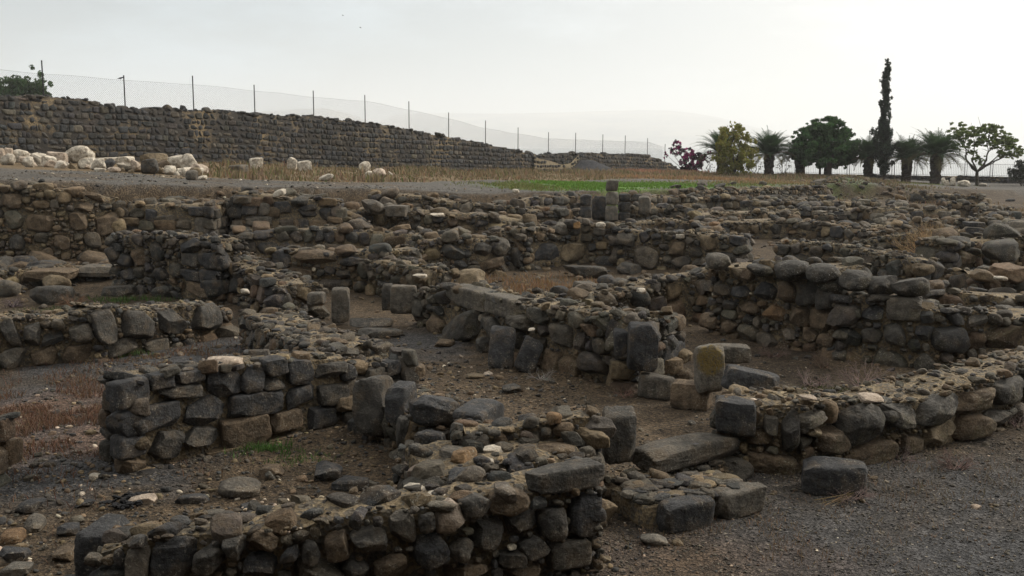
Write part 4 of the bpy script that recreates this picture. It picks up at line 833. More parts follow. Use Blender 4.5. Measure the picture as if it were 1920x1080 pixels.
# ------------------------------------------------------------------ grass and weeds (stuff)
def blades(name, pts, h, w, col, lean=.5, curve=.3):
    n = len(pts); a = rng.uniform(0, 6.28, n); L = np.stack([np.cos(a), np.sin(a), 0 * a], 1); b_ = rng.uniform(0, 6.28, n); S = np.stack([np.cos(b_), np.sin(b_), 0 * b_], 1)
    hh = np.asarray(h)[:, None] if np.ndim(h) else np.full((n, 1), h); ww = w * rng.uniform(.6, 1.4, (n, 1)); ln = (rng.random((n, 1)) * lean) * hh
    U = np.array([[0, 0, 1.]]); mid = pts + U * hh * .6 + L * ln * curve; tip = pts + U * hh + L * ln
    V = np.stack([pts - S * ww, pts + S * ww, mid + S * ww * .7, mid - S * ww * .7, tip], 1).reshape(-1, 3); o = np.arange(n) * 5
    Q = np.stack([o, o + 1, o + 2, o + 3], 1); T = np.stack([o + 3, o + 2, o + 4], 1)
    me = mkmesh(name, V, Q, T, col=np.repeat(col, 5, 0), mats=(M['blade'],)); tag(me, kind='stuff'); return me
def cols(base, n, v=.25): return np.array(base) * rng.uniform(1 - v, 1 + v, (n, 1)) * (1 + rng.normal(0, .08, (n, 3)))
# dry grass between the path and the long wall
n = 52000; t = rng.uniform(wall_t(-40), wall_t(1290), n); off = rng.uniform(.25, 26, n)
x = W0[0] + 39.5 * t + WNn[0] * off; y = W0[1] + 55 * t + WNn[1] * off; P_ = np.stack([x, y, ground(x, y)], 1)
gn = fbm(P_ * .35, 3, 94) * 2.2; ig = in_grass(x, y, gn); tall = sst(vnoise(P_ * .33, 8) + np.where(off < 6, .35, -.05), -.1, .5)
keep = (ig > 0) & (vnoise(P_ * .9, 4) + .7 * vnoise(P_ * 2.6, 5) > -.25 - .3 * tall) & (x > -16.5 + 2 * vnoise(P_ * .4, 6)); P_ = P_[keep]; n = len(P_); tl = tall[keep]
hgt = (.10 + .42 * tl * rng.random(n))
blades('dry_grass', P_, hgt, .028, cols((.185, .135, .08), n, .4) * np.where(rng.random((n, 1)) < .2, np.array([[.5, .72, .45]]), 1), .8)
def patch(name, px, d, rx, ry, n, h, w, col, lean=.6, v=.3, thr=-.3):
    x = X_of(px, d, 1) + rng.normal(0, rx * .5, n); y = d + rng.normal(0, ry * .5, n); P_ = np.stack([x, y, ground(x, y)], 1)
    k = vnoise(P_ * (1.2 if d > 30 else 3), 15) > thr; P_ = P_[k]; n = len(P_); return blades(name, P_, h * rng.uniform(.5, 1.3, n), w, cols(col, n, v), lean)
for i, (px, py, d, rx, ry) in enumerate(G_BLOBS): patch('green_grass', px, d, rx, ry, (11000, 2200, 4500, 2000, 2000, 2500)[i], .10, .025, (.10, .185, .028) if i in (0, 2) else (.14, .15, .05), .8)
patch('dry_grass', 1300, 74, 6, 3, 3500, .22, .03, (.27, .17, .09)); patch('dry_grass', 1200, 96, 7, 2.5, 3500, .4, .03, (.30, .17, .11)); patch('dry_grass', 1560, 72, 6, 5, 3000, .18, .03, (.20, .16, .09)); patch('dry_grass', 1440, 62, 4, 3, 1800, .16, .025, (.24, .17, .09))
patch('dry_grass', 1640, 64, 3, 3, 2600, .2, .03, (.15, .12, .07)); scatter('stone_rubble', 500, (18, 25, 59, 68), .05, .22, {'g': 3, 'b': 4, 'm': 3}, kind='cob', mat='stone'); patch('dry_grass', 1880, 52, 5, 6, 1500, .18, .02, (.20, .14, .08))
patch('dry_weeds', 90, 11.8, 2.0, 2.8, 16000, .085, .0042, (.12, .068, .042), 1.6, .35, -.05); patch('dry_weeds', 330, 15.5, 1.6, 1.0, 2200, .06, .004, (.15, .09, .05), 1.5)
patch('dry_weeds', 1400, 8.2, 1.6, 1.0, 1800, .05, .0025, (.17, .11, .06), 1.8, .35, -.1); patch('dry_weeds', 1750, 9.6, 1.6, 1.2, 1500, .07, .003, (.15, .11, .07), 1.6); patch('dry_weeds', 1000, 23.5, 2.2, 2, 2500, .12, .007, (.20, .12, .06), 1.0)
patch('green_weeds', 495, 10.6, .4, .25, 500, .06, .004, (.05, .11, .02), 1.2); patch('green_weeds', 240, 15.5, .35, .2, 300, .09, .006, (.06, .10, .03), 1.2); patch('green_weeds', 560, 10.2, .5, .3, 300, .04, .004, (.05, .10, .02), 1.2)
patch('green_weeds', 150, 19.3, 1.6, .4, 900, .06, .006, (.05, .075, .02), 1.2); patch('green_weeds', 1600, 13.2, 1.0, .4, 700, .05, .005, (.06, .07, .02), 1.2); patch('green_weeds', 240, 20.4, .9, .3, 600, .08, .006, (.05, .09, .02), 1.2)
x = np.concatenate([rng.uniform(X_of(-60, 49, 5), X_of(100, 50, 5), 1800), ]); tt = (x - W0[0]) / 39.5; y = W0[1] + 55 * tt + .9 * rng.random(len(x)) + .3
P_ = np.stack([x, y, ground(x, y) + .25], 1); blades('green_grass', P_, .3 * rng.uniform(.5, 1.3, len(x)), .03, cols((.09, .13, .03), len(x)), .8)
tt = rng.uniform(wall_t(250), wall_t(700), 1500); x = W0[0] + 39.5 * tt; y = W0[1] + 55 * tt + .35 + .5 * rng.random(1500); P_ = np.stack([x, y, ground(x, y) + .45], 1)
k = vnoise(P_ * .35, 21) > .1; blades('green_grass', P_[k], .16 * rng.uniform(.5, 1.3, k.sum()), .03, cols((.08, .09, .03), int(k.sum())), .8)

# ------------------------------------------------------------------ twiggy dry shrubs
def tubes(segs, sides=3):
    A = np.array([s[0] for s in segs]); B = np.array([s[1] for s in segs]); ra = np.array([s[2] for s in segs])[:, None]; rb = np.array([s[3] for s in segs])[:, None]
    D = B - A; D /= np.linalg.norm(D, axis=1)[:, None] + 1e-9; H = np.where(np.abs(D[:, 2:3]) > .9, [[1., 0, 0]], [[0, 0, 1.]]); U = np.cross(D, H); U /= np.linalg.norm(U, axis=1)[:, None]; Wv = np.cross(D, U)
    V = []
    for C_, r_ in ((A, ra), (B, rb)):
        for k in range(sides):
            a = 2 * math.pi * k / sides; V.append(C_ + (U * math.cos(a) + Wv * math.sin(a)) * r_)
    n = len(segs); V = np.stack(V, 1).reshape(-1, 3); o = np.arange(n)[:, None] * 2 * sides
    Q = np.concatenate([np.concatenate([o + k, o + (k + 1) % sides, o + sides + (k + 1) % sides, o + sides + k], 1) for k in range(sides)])
    return V, Q
def grow(segs, p, d, L, r, lev, spread, gr):
    for _ in range(2):
        q = p + d * L * .5; segs.append((p, q, r, r * .8)); p = q; r *= .8; d = d + gr.normal(0, .18, 3); d /= np.linalg.norm(d)
    if lev == 0: return
    for _ in range(gr.integers(2, 4)):
        e = d + gr.normal(0, spread, 3); e /= np.linalg.norm(e); grow(segs, p, e, L * gr.uniform(.55, .85), r * .75, lev - 1, spread, gr)
def shrub(label, px, py, wid, hgt, col, r=.004, stems=9, lev=3, name='dry_shrub', z=None, seed=0):
    gr = np.random.default_rng(900 + seed); d = d_of(py, 0 if z is None else z)
    if z is None:
        for _ in range(12): d = .5 * d + .5 * d_of(py, gz(X_of(px, d, 0), d))
        z = gz(X_of(px, d, 0), d)
    p0 = np.array([X_of(px, d, z), d, z - .02]); segs = []
    for _ in range(int(stems * 1.5)):
        a = gr.uniform(0, 6.28); e = np.array([math.cos(a) * wid, math.sin(a) * wid, hgt * gr.uniform(.6, 1.4)]); e /= np.linalg.norm(e)
        grow(segs, p0 + np.array([gr.normal(0, wid * .08), gr.normal(0, wid * .08), 0]), e, max(hgt, wid * .6) * .42, r * 2.6, lev, .45, gr)
    V, Q = tubes(segs); o = mkmesh(name, V, Q, col=cols(col, len(V), .2), mats=(M['twig'],), origin=p0); return tag(o, label, 'shrub', 'dry shrubs')
GRY, TAN = (.20, .15, .135), (.34, .235, .125)
for i, a in enumerate([('large grey twiggy shrub in the hollow behind the boulder wall', 1625, 735, .55, .5, GRY, .004, 16, 3), ('low grey shrub left of the large twiggy shrub', 1520, 722, .5, .28, GRY, .004, 12, 3), ('pale bare shrub at the foot of the leaning block', 1015, 712, .35, .22, (.25, .23, .21), .004, 8, 3),
    ('small reddish shrub before the door sill', 1172, 742, .3, .16, (.17, .10, .08), .003, 9, 3), ('grey shrub in front of the fallen block', 1600, 935, .32, .22, GRY, .003, 14, 3), ('reddish grey shrub on the gravel at the right', 1795, 880, .36, .24, (.16, .11, .095), .003, 14, 3),
    ('dry shrub near the foot of the boulder wall at right', 1690, 862, .28, .18, GRY, .003, 10, 3), ('dry tan shrub against the end of the small stone wall', 1738, 508, .55, 1.15, TAN, .006, 34, 3, 'dry_shrub', .3), ('thin shrub at the right picture edge by the wall', 1905, 800, .3, .25, GRY, .003, 10, 3),
    ('dark shrub at the foot of the boulder wall hollow', 1450, 668, .5, .2, (.13, .09, .075), .004, 12, 3), ('brown shrub in the hollow by the dark corner', 1545, 690, .4, .3, (.12, .085, .06), .004, 12, 3), ('small grey shrub at the far left by the slabs', 25, 575, .5, .25, (.13, .10, .10), .005, 10, 3),
    ('thin dry weed by the slabs at left', 140, 575, .4, .35, (.17, .10, .06), .004, 12, 3)]): shrub(*a, seed=i)
st_ = []
p0 = P_pz(1602, 925, .06)
for k in range(7): st_.append((p0 + rng.normal(0, .02, 3), P_pz(1520 + rng.uniform(-12, 40), 949 + rng.uniform(-14, 4), .02), .0022, .0012))
V, Q = tubes(st_, 4); tag(mkmesh('straw_bundle', V, Q, col=cols((.24, .17, .085), len(V)), mats=(M['twig'],)), 'few long tan straws lying before the fallen block', 'straw')
# ------------------------------------------------------------------ the long masonry wall with its chain-link fence
vts = [(px, py, wall_d(px)) for px, py in WTOP]
wall('long', 'long high dark masonry wall across the back left under the wire fence', vts, .9, 'far', mode='d', top='boulder', tops=.75, mat='far', core='mortar_dark', jag=.10, ends=(0, 1), name='masonry_wall', group=None, low=0.0, core_in=.035, grow=1.10)
# patched stretch with pale lime joints, set into the wall face
sec = []
pa, pb = 1000, 1083
bag = Bag(); tA, tB = wall_t(pa), wall_t(pb); lo_, hi_ = [], []
tan = np.array([WD[0], WD[1], 0]); nrm = np.array([WNn[0], WNn[1], 0])
def wp(t, z): return np.array([W0[0] + 39.5 * t, W0[1] + 55 * t, z])
Lp = np.linalg.norm(wp(tB, 0) - wp(tA, 0)); V = []; nsx = 24
for i in range(nsx + 1):
    f = i / nsx; t = tA + (tB - tA) * f; px = pa + (pb - pa) * f; d = wall_d(px)
    ytop = np.interp(px, [1000, 1006, 1030, 1050, 1068, 1076, 1083], [289, 297, 302, 309, 306, 297, 291]); g = gz(*wp(t, 0)[:2])
    for k in range(9):
        z = g - .1 + (z_of(ytop, d) - g + .1) * k / 8; q = wp(t, z) + nrm * (.10 + .03 * float(vnoise(np.array([t * 90, z * 3, 1.])))); V.append(q)
i, j = np.meshgrid(np.arange(nsx), np.arange(8), indexing='ij'); a = (i * 9 + j).ravel(); Qc = np.stack([a, a + 9, a + 10, a + 1], 1)
for s, tt, w, h in pack(Lp, lambda s: 2.0, dict(course=(.26, .36), w=(.35, .6))):
    t = tA + (tB - tA) * s / Lp; px = pa + (pb - pa) * s / Lp; g = gz(*wp(t, 0)[:2]); z = g + tt
    if z + h * .5 > z_of(np.interp(px, [1000, 1006, 1030, 1050, 1068, 1076, 1083], [289, 297, 302, 309, 306, 297, 291]), wall_d(px)): continue
    bag.add(5, 'block', basis(tan, nrm, np.array([0, 0, 1.]), w * .40, .12, h * .36, .05), wp(t, z) + nrm * .05, pick_col({'d': 3, 'm': 2, 'g': 1}))
v_, q_, c_ = bag.arrays()
mkmesh('lime_patch', np.concatenate([v_, np.array(V)]), np.concatenate([q_, Qc + len(v_)]), col=np.concatenate([c_, np.tile([.3, .25, .16], (len(V), 1))]), mats=(M['far'], M['mortar_pale']), mi=[0] * len(q_) + [1] * len(Qc), origin=wp(tA, 1.), parent=W['long'], label=None) if False else None
o = mkmesh('lime_patch', np.concatenate([v_, np.array(V)]), np.concatenate([q_, Qc + len(v_)]), col=np.concatenate([c_, np.tile([.3, .25, .16], (len(V), 1))]), mats=(M['far'], M['mortar_pale']), mi=[0] * len(q_) + [1] * len(Qc), origin=wp(tA, 1.), parent=W['long']); o['label'] = 'repaired stretch with thick pale lime joints'

POSTS = [(-40, 105), (86, 113), (237, 141), (365, 142), (479, 159), (589, 170), (685, 178), (767, 190), (841, 211), (910, 226), (971, 239), (1028, 248), (1079, 249), (1130, 252), (1172, 254), (1214, 259), (1247, 270)]
MESHT = [(-40, 130), (0, 130), (86, 138), (237, 150), (300, 155), (365, 158), (479, 170), (589, 182), (640, 187), (685, 189), (767, 206), (841, 222), (910, 241), (971, 251), (1028, 260), (1079, 262), (1130, 264), (1214, 266), (1247, 276)]
fe = empty('chain_link_fence', P_pd(86, 185, 50.6)); tag(fe, 'sagging chain link fence on thin dark posts above the long wall', 'wire fence')
back_ = -nrm * .55
for px, py in POSTS:
    d = wall_d(px); d2 = d + .45; X = X_of(px, d2, 4); zt = z_of(py, d2); zb = gz(X, d2) - .3
    v_, q_ = tubes([((X, d2, zb), (X + .02, d2, zt), .035, .032)], 6); n_ = len(v_)
    mkmesh('post', v_, q_, T=[(6, 7, 8), (6, 8, 9), (6, 9, 10), (6, 10, 11)], mats=(M['iron'],), origin=(X, d2, zb), parent=fe, smooth=False)
segs = []; px_ = np.linspace(-60, 1247, 9000); dd = np.array([wall_d(p) + .45 for p in px_]); XX = np.array([X_of(p, q, 4) for p, q in zip(px_, dd)])
sl = np.concatenate([[0], np.cumsum(np.hypot(np.diff(XX), np.diff(dd)))]); zt_ = np.array([z_of(np.interp(p, [m[0] for m in MESHT], [m[1] for m in MESHT]), q) for p, q in zip(px_, dd)])
zt_ = zt_ + .02 * np.sin(sl * 1.4); Hm = 1.55
def fp(s, v): return np.array([np.interp(s, sl, XX), np.interp(s, sl, dd), np.interp(s, sl, zt_) - Hm * (1 - v)])
for s0 in np.arange(-Hm, sl[-1], .115):
    for sg in (1, -1):
        a, b_ = (s0, s0 + Hm) if sg > 0 else (s0 + Hm, s0); mids = [0, .5, 1]
        for u, v_ in ((0, .5), (.5, 1)):
            sa, sb = a + (b_ - a) * u, a + (b_ - a) * v_
            if min(sa, sb) < 0 or max(sa, sb) > sl[-1]: continue
            segs.append((fp(sa, u), fp(sb, v_), .0030, .0030))
for s0 in np.arange(0, sl[-1] - .6, .6): segs.append((fp(s0, 1), fp(s0 + .6, 1), .005, .005))
V, Q = tubes(segs, 3); mkmesh('wire_mesh', V, Q, mats=(M['wire'],), origin=fe.location, parent=fe)
# birds
def bird(label, c, s, yaw, flying=False):
    x = np.linspace(-1, 1, 13); prof = np.interp(x, [-1, -.7, -.3, .1, .45, .62, .8, .9, 1.0], [.03, .05, .16, .24, .17, .13, .15, .07, .01]); zc = np.interp(x, [-1, -.3, .1, .6, .8, 1], [-.18, .0, .05, .26, .3, .27])
    V = []; 
    for a, r_, z in zip(x, prof, zc):
        for k in range(8):
            t = k * math.pi / 4; V.append((a, r_ * math.cos(t) * (1 if a > -.6 else 1.8), z + r_ * math.sin(t) * (1 if a > -.6 else .4)))
    Q = [(i * 8 + k, i * 8 + (k + 1) % 8, i * 8 + 8 + (k + 1) % 8, i * 8 + 8 + k) for i in range(12) for k in range(8)]
    Rm = rot((0, 0, 1), yaw) * s; V = np.array(V) @ Rm.T + c
    o = mkmesh('bird', V, Q, mats=(M['feather'],), origin=c); tag(o, label, 'bird')
    for sg in (-1, 1):
        if flying: wv = np.array([(.35, sg * .1, .1), (.3, sg * .9, .45), (-.05, sg * 1.7, .3), (-.2, sg * .9, .38), (-.35, sg * .1, .08)])
        else: wv = np.array([(.4, sg * .2, .12), (.1, sg * .27, .2), (-.8, sg * .1, -.08), (-.5, sg * .18, -.12), (.2, sg * .24, -.05)])
        w2 = np.concatenate([wv, wv - [0, 0, .03]]) @ Rm.T + c
        mkmesh('wing', w2, T=[(0, 1, 2), (0, 2, 3), (0, 3, 4), (5, 7, 6), (5, 8, 7), (5, 9, 8)], Q=[(i, (i + 1) % 5, 5 + (i + 1) % 5, 5 + i) for i in range(5)], mats=(M['feather'],), parent=o, origin=c)
        if not flying:
            v_, q_ = tubes([(np.array(c) + Rm @ np.array([.08, sg * .08, -.15]), np.array(c) + Rm @ np.array([.12, sg * .08, -.42]), .005, .005)], 4); mkmesh('leg', v_, q_, mats=(M['feather'],), parent=o, origin=c)
p = P_pd(226, 149, wall_d(226) + .45); s_ = np.interp(226, px_, sl); p[2] = fp(s_, 1)[2] + .085; bird('small dark bird perched on the top wire of the fence', p, .20, R(20))
bird('tiny dark bird flying high, the lower of two', P_pd(676, 52, 95), .12, R(200), True); bird('tiny dark bird flying high, the upper of two', P_pd(643, 29, 105), .12, R(160), True)

# ------------------------------------------------------------------ trees
def leaves(clumps, per, size, col, asp=.5, shell=.55, droop=0.0, v=.3):
    C_, R_, K = [], [], []
    for c, r in clumps:
        n = max(4, int(per * (np.prod(np.broadcast_to(r, 3)) ** (2 / 3)))); u = rng.normal(size=(n, 3)); u /= np.linalg.norm(u, axis=1)[:, None]
        u = u * (shell + (1 - shell) * rng.random((n, 1)) ** .6); C_.append(np.asarray(c) + u * r); K.append(np.full(n, rng.uniform(.62, 1.4)))
    P_ = np.concatenate(C_); k = np.concatenate(K); n = len(P_); a = rng.normal(size=(n, 3)); a[:, 2] -= droop; a /= np.linalg.norm(a, axis=1)[:, None]
    b_ = np.cross(a, rng.normal(size=(n, 3))); b_ /= np.linalg.norm(b_, axis=1)[:, None]; s_ = size * rng.uniform(.6, 1.4, (n, 1))
    V = np.stack([P_ - a * s_, P_ - b_ * s_ * asp, P_ + a * s_, P_ + b_ * s_ * asp], 1).reshape(-1, 3); q = np.arange(n)[:, None] * 4 + np.arange(4)
    return V, q, np.repeat(np.array(col) * k[:, None] * rng.uniform(1 - v, 1 + v, (n, 1)) * (1 + rng.normal(0, .08, (n, 3))), 4, 0)
def tree_base(px, py, d): z = z_of(py, d); x = X_of(px, d, z); return np.array([x, d, gz(x, d)])
def crown(o, V, Q, C, name='crown'): return mkmesh(name, V, Q, col=C, mats=(M['leaf'],), smooth=False, origin=o.location, parent=o)
def trunk(o, segs, col=(.05, .04, .032), sides=8, name='trunk'):
    V, Q = tubes(segs, sides); return mkmesh(name, V, Q, col=cols(col, len(V), .15), mats=(M['bark'],), origin=o.location, parent=o)
def limb(p, q, ra, rb, n=5, wob=.08):
    p, q = np.array(p), np.array(q); L = np.linalg.norm(q - p); pts = [p + (q - p) * f + rng.normal(0, wob * L * math.sin(math.pi * f) * .5, 3) for f in np.linspace(0, 1, n + 1)]
    rs = np.linspace(ra, rb, n + 1); return [(pts[i], pts[i + 1], rs[i], rs[i + 1]) for i in range(n)]
def palm(label, px, pyb, pytop, d, crad, th, tr, seed, nf=84, skew=0):
    b0 = tree_base(px, pyb, d); o = empty('palm_tree', b0); tag(o, label, 'palm tree', 'row of palms along the lake parapet')
    top = b0 + [0, 0, th]; rs = np.array([1.08, 1.0, 1.04, 1.12, 1.2, 1.15, .6]) * tr; zs = np.array([-.1, .25, .5, .7, .85, 1.0, 1.12]) * th
    V = []; ns = 14
    for r_, z in zip(np.interp(np.linspace(0, 1, 26), np.linspace(0, 1, 7), rs), np.interp(np.linspace(0, 1, 26), np.linspace(0, 1, 7), zs)):
        for k in range(ns): a = 2 * math.pi * (k + .5 * (len(V) // ns % 2)) / ns; rr = r_ * (1 + .10 * rng.normal()); V.append(b0 + [rr * math.cos(a), rr * math.sin(a), z])
    Q = [(i * ns + k, i * ns + (k + 1) % ns, i * ns + ns + (k + 1) % ns, i * ns + ns + k) for i in range(25) for k in range(ns)]
    mkmesh('trunk', V, Q, col=cols((.045, .034, .027), len(V), .3), mats=(M['bark'],), origin=b0, parent=o, smooth=False)
    FV, FQ, FC = [], [], []; nv = 0
    for f in range(nf):
        az = f * 2.399963 + rng.normal(0, .15); el = R(np.interp(f / nf, [0, .35, .7, 1], [86, 62, 38, 6]) + rng.normal(0, 7)); L = 1.12 * crad * rng.uniform(.85, 1.12) * np.interp(f / nf, [0, .3, 1], [.8, 1.05, .9])
        hd = np.array([math.cos(az), math.sin(az), 0]); p = top + hd * tr * .4; dl_ = el; pts = [p]; ns_ = 14
        for k in range(ns_): p = p + (hd * math.cos(dl_) + np.array([0, 0, math.sin(dl_)])) * L / ns_; dl_ -= R(1.9 + 2.3 * math.cos(el)) * (1 + k * .08); pts.append(p)
        pts = np.array(pts); side = np.array([-hd[1], hd[0], 0]); c_ = np.array((.026, .050, .019)) * rng.uniform(.7, 1.4) if f < nf * .85 else np.array((.085, .075, .032)) * rng.uniform(.7, 1.2)
        tt = np.repeat(np.linspace(.10, .99, 30), 2); sg = np.tile([1, -1], 30)[:, None]; ii = tt * ns_; i0 = np.minimum(ii.astype(int), ns_ - 1); fr = (ii - i0)[:, None]
        B = pts[i0] * (1 - fr) + pts[i0 + 1] * fr; D_ = pts[i0 + 1] - pts[i0]; D_ /= np.linalg.norm(D_, axis=1)[:, None]; up = np.cross(side[None] * np.ones((60, 1)), D_); up[:, :] *= np.where(up[:, 2:3] < 0, -1, 1)
        ll = (crad * .24 * np.sin(np.clip(tt * 1.05 + .12, 0, 1) * math.pi) ** .6 + .08)[:, None] * rng.uniform(.8, 1.15, (60, 1))
        T_ = B + (side[None] * sg * .72 + D_ * .62 + up * .28) * ll + np.array([0, 0, -.04]); wv = D_ * .034
        FV.append(np.stack([B - wv, B + wv, T_ + wv * .3, T_ - wv * .3], 1).reshape(-1, 3)); FQ.append(np.arange(60)[:, None] * 4 + np.arange(4) + nv); FC.append(np.tile(c_, (240, 1)) * rng.uniform(.8, 1.2, (240, 1))); nv += 240
        v_, q_ = tubes([(pts[i], pts[i + 1], .022 * (1 - i / 15), .022 * (1 - (i + 1) / 15)) for i in range(ns_)], 3); FV.append(v_); FQ.append(q_ + nv); FC.append(np.tile(c_ * 1.3, (len(v_), 1))); nv += len(v_)
    mkmesh('fronds', np.concatenate(FV), np.concatenate(FQ), col=np.concatenate(FC), mats=(M['leaf'],), smooth=False, origin=b0, parent=o)
palm('palm with dark trunk between the yellow green tree and the broad dark tree', 1441, 326, 236, 97, 2.7, 1.9, .42, 1)
palm('palm mostly hidden behind the yellow green tree', 1352, 327, 240, 100, 2.8, 2.0, .42, 2, 60)
palm('palm whose crown is buried in the broad dark tree', 1500, 326, 250, 99, 2.4, 1.7, .46, 3, 60)
palm('smaller palm left of the tall cypress', 1627, 334, 250, 96, 2.3, 1.95, .42, 4)
palm('palm just right of the tall cypress', 1699, 335, 240, 95, 2.55, 2.05, .44, 5)
palm('biggest palm left of the feathery tree', 1753, 346, 230, 91, 2.75, 2.5, .45, 6)
# broad dark tree
b0 = tree_base(1553, 328, 97); o = empty('broad_tree', b0); tag(o, 'broad dark green tree with dense rounded crown and thick trunk', 'tree')
m97 = 97 / FPX
def pt(px, py, d, dy=0): p = P_pd(px, py, d + dy); return p
segs = limb(b0 - [0, 0, .1], pt(1553, 300, 97), .42, .36) + limb(pt(1553, 302, 97), pt(1520, 265, 97, .5), .22, .08) + limb(pt(1553, 302, 97), pt(1590, 270, 97, -.5), .22, .08) + limb(pt(1553, 302, 97), pt(1556, 235, 97), .26, .06)
trunk(o, segs); cl = []
for px, py, r in [(1505, 285, 1.0), (1500, 265, .85), (1520, 250, .95), (1525, 280, 1.2), (1545, 265, 1.3), (1555, 240, 1.0), (1563, 228, .7), (1530, 237, .7), (1575, 255, 1.0), (1570, 285, 1.3), (1590, 270, 1.0), (1600, 290, .8), (1545, 292, 1.1), (1512, 298, .7), (1585, 298, .8), (1497, 292, .6)]:
    for _ in range(40): cl.append((pt(px, py, 97, rng.normal(0, 1.0)) + rng.normal(0, .42 * r, 3), np.array([1, 1, .7]) * r * rng.uniform(.15, .45)))
crown(o, *leaves(cl, 760, .14, (.040, .085, .028), .6, .0))
b1 = tree_base(1538, 327, 99); o = empty('slim_tree', b1); tag(o, 'thin bare trunk just left of the broad tree trunk', 'tree'); trunk(o, limb(b1 - [0, 0, .1], pt(1540, 280, 99), .12, .07)); crown(o, *leaves([(pt(1540, 278, 99), .7), (pt(1535, 270, 99), .6)], 300, .1, (.03, .05, .02)))
# yellow green tree
b0 = tree_base(1372, 326, 92); o = empty('yellow_green_tree', b0); tag(o, 'bushy yellow green tree reaching to the ground left of the palms', 'tree')
segs = []
for px, e in ((1362, 250), (1375, 240), (1392, 255), (1403, 280)): segs += limb(b0 + [rng.normal(0, .3), 0, -.1], pt(px, e, 92), .10, .03)
trunk(o, segs); cl = []
for px, py, r, w_ in [(1378, 238, .5, 0), (1388, 244, .6, 0), (1362, 248, .7, 0), (1352, 262, .7, 0), (1375, 258, .9, 0), (1395, 262, .8, 0), (1405, 278, .8, 0), (1350, 280, .8, 0), (1372, 280, 1.1, 0), (1390, 290, 1.0, 0), (1410, 295, .7, 0), (1355, 298, .9, 0), (1378, 306, 1.0, 0), (1405, 310, .6, 0), (1343, 296, .5, 0), (1360, 316, .7, 0), (1388, 318, .7, 0)]:
    for _ in range(16): cl.append((pt(px, py, 92, rng.normal(0, .7)) + rng.normal(0, .40 * r, 3), np.array([1, 1, 1.2]) * r * rng.uniform(.14, .42)))
crown(o, *leaves(cl, 800, .10, (.17, .165, .035), .5, .0))
# cypress
b0 = tree_base(1657, 335, 94); o = empty('cypress_tree', b0); tag(o, 'very tall thin cypress rising above all other trees', 'cypress')
trunk(o, limb(b0 - [0, 0, .1], pt(1659, 250, 94), .16, .12, 6, .01) + limb(pt(1659, 250, 94), pt(1665, 112, 94), .12, .02, 8, .004)); cl = []
for f in np.linspace(0, 1, 130):
    py = 325 - f * 213; px = np.interp(py, [110, 150, 200, 250, 290, 335], [1665, 1661, 1659, 1658, 1656, 1657]); r = np.interp(py, [110, 130, 180, 232, 240, 285, 305, 325], [.12, .28, .46, .52, .70, 1.0, .65, .38])
    for _ in range(3): cl.append((pt(px, py, 94, rng.normal(0, r * .5)) + np.array([rng.normal(0, r * .5), 0, 0]), np.array([.2, .2, .34]) * rng.uniform(.6, 1.3) * (r + .25)))
crown(o, *leaves(cl, 1500, .10, (.022, .034, .022), .4, .2))
# feathery tree
b0 = tree_base(1832, 346, 93); o = empty('feathery_tree', b0); tag(o, 'open feathery tree with forked pale branches at the right', 'tree')
F = pt(1832, 322, 93); segs = limb(b0 - [0, 0, .1], F, .17, .14, 4, .03); tips = []
for mx, my, tx, ty in [(1812, 300, 1800, 262), (1812, 300, 1790, 285), (1822, 300, 1830, 255), (1845, 312, 1862, 265), (1855, 306, 1885, 275), (1848, 312, 1880, 296), (1812, 302, 1808, 245), (1850, 300, 1855, 245), (1858, 305, 1905, 285)]:
    m_ = pt(mx, my, 93, rng.normal(0, .5)); e = pt(tx, ty, 93, rng.normal(0, 1.2)); segs += limb(F, m_, .09, .07, 3) + limb(m_, e, .06, .02, 5)
    for _ in range(4): q = e + rng.normal(0, .5, 3); segs += limb(m_ + (e - m_) * .6, q, .025, .01, 3)
trunk(o, segs, (.055, .045, .036), 6); cl = []
for px, py, r in [(1800, 245, .8), (1812, 250, .6), (1795, 262, .7), (1790, 275, .5), (1830, 246, .7), (1845, 244, .7), (1862, 246, .7), (1880, 256, .6), (1890, 270, .7), (1904, 280, .6), (1908, 290, .4), (1870, 270, .7), (1850, 262, .6), (1832, 268, .5), (1815, 268, .5), (1882, 290, .5), (1835, 300, .45), (1895, 262, .4), (1822, 285, .35)]:
    for _ in range(30): cl.append((pt(px, py, 93, rng.normal(0, 1.0)) + rng.normal(0, .62 * r, 3) * [1, 1, .7], np.array([1, 1, .45]) * r * rng.uniform(.14, .40)))
V, Q, C = leaves(cl, 1400, .11, (.095, .125, .035), .45, .0); crown(o, V, Q, C)
# magenta bush, small bushes, the far left tree
def bush(name, label, px, pyb, d, lst, col, per=900, size=.09, dy=.6, col2=None, cat='bush'):
    b0 = tree_base(px, pyb, d); o = empty(name, b0); tag(o, label, cat); segs = []
    cl, cl2 = [], []
    for x_, y_, r in lst:
        c_ = pt(x_, y_, d, rng.normal(0, dy)); segs += limb(b0 + [rng.normal(0, .15), 0, -.1], c_, .045, .012, 4)
        for _ in range(14): (cl2 if col2 is not None and rng.random() < .5 else cl).append((c_ + rng.normal(0, .5 * r, 3), r * rng.uniform(.15, .4)))
    trunk(o, segs, (.05, .04, .035), 5, 'stems'); crown(o, *leaves(cl, per * .7, size, col, .5, .0))
    if cl2: crown(o, *leaves(cl2, per * .7, size, col2, .6, .0), 'flowers')
bush('flowering_bush', 'sprawling magenta flowering bush at the end of the long wall', 1290, 325, 100, [(1262, 282, .45), (1275, 275, .6), (1282, 290, .7), (1300, 292, .7), (1295, 308, .9), (1312, 305, .8), (1318, 298, .6), (1308, 318, .8), (1285, 312, .6), (1250, 290, .25)], (.045, .025, .035), 1300, .10, col2=(.22, .022, .11))
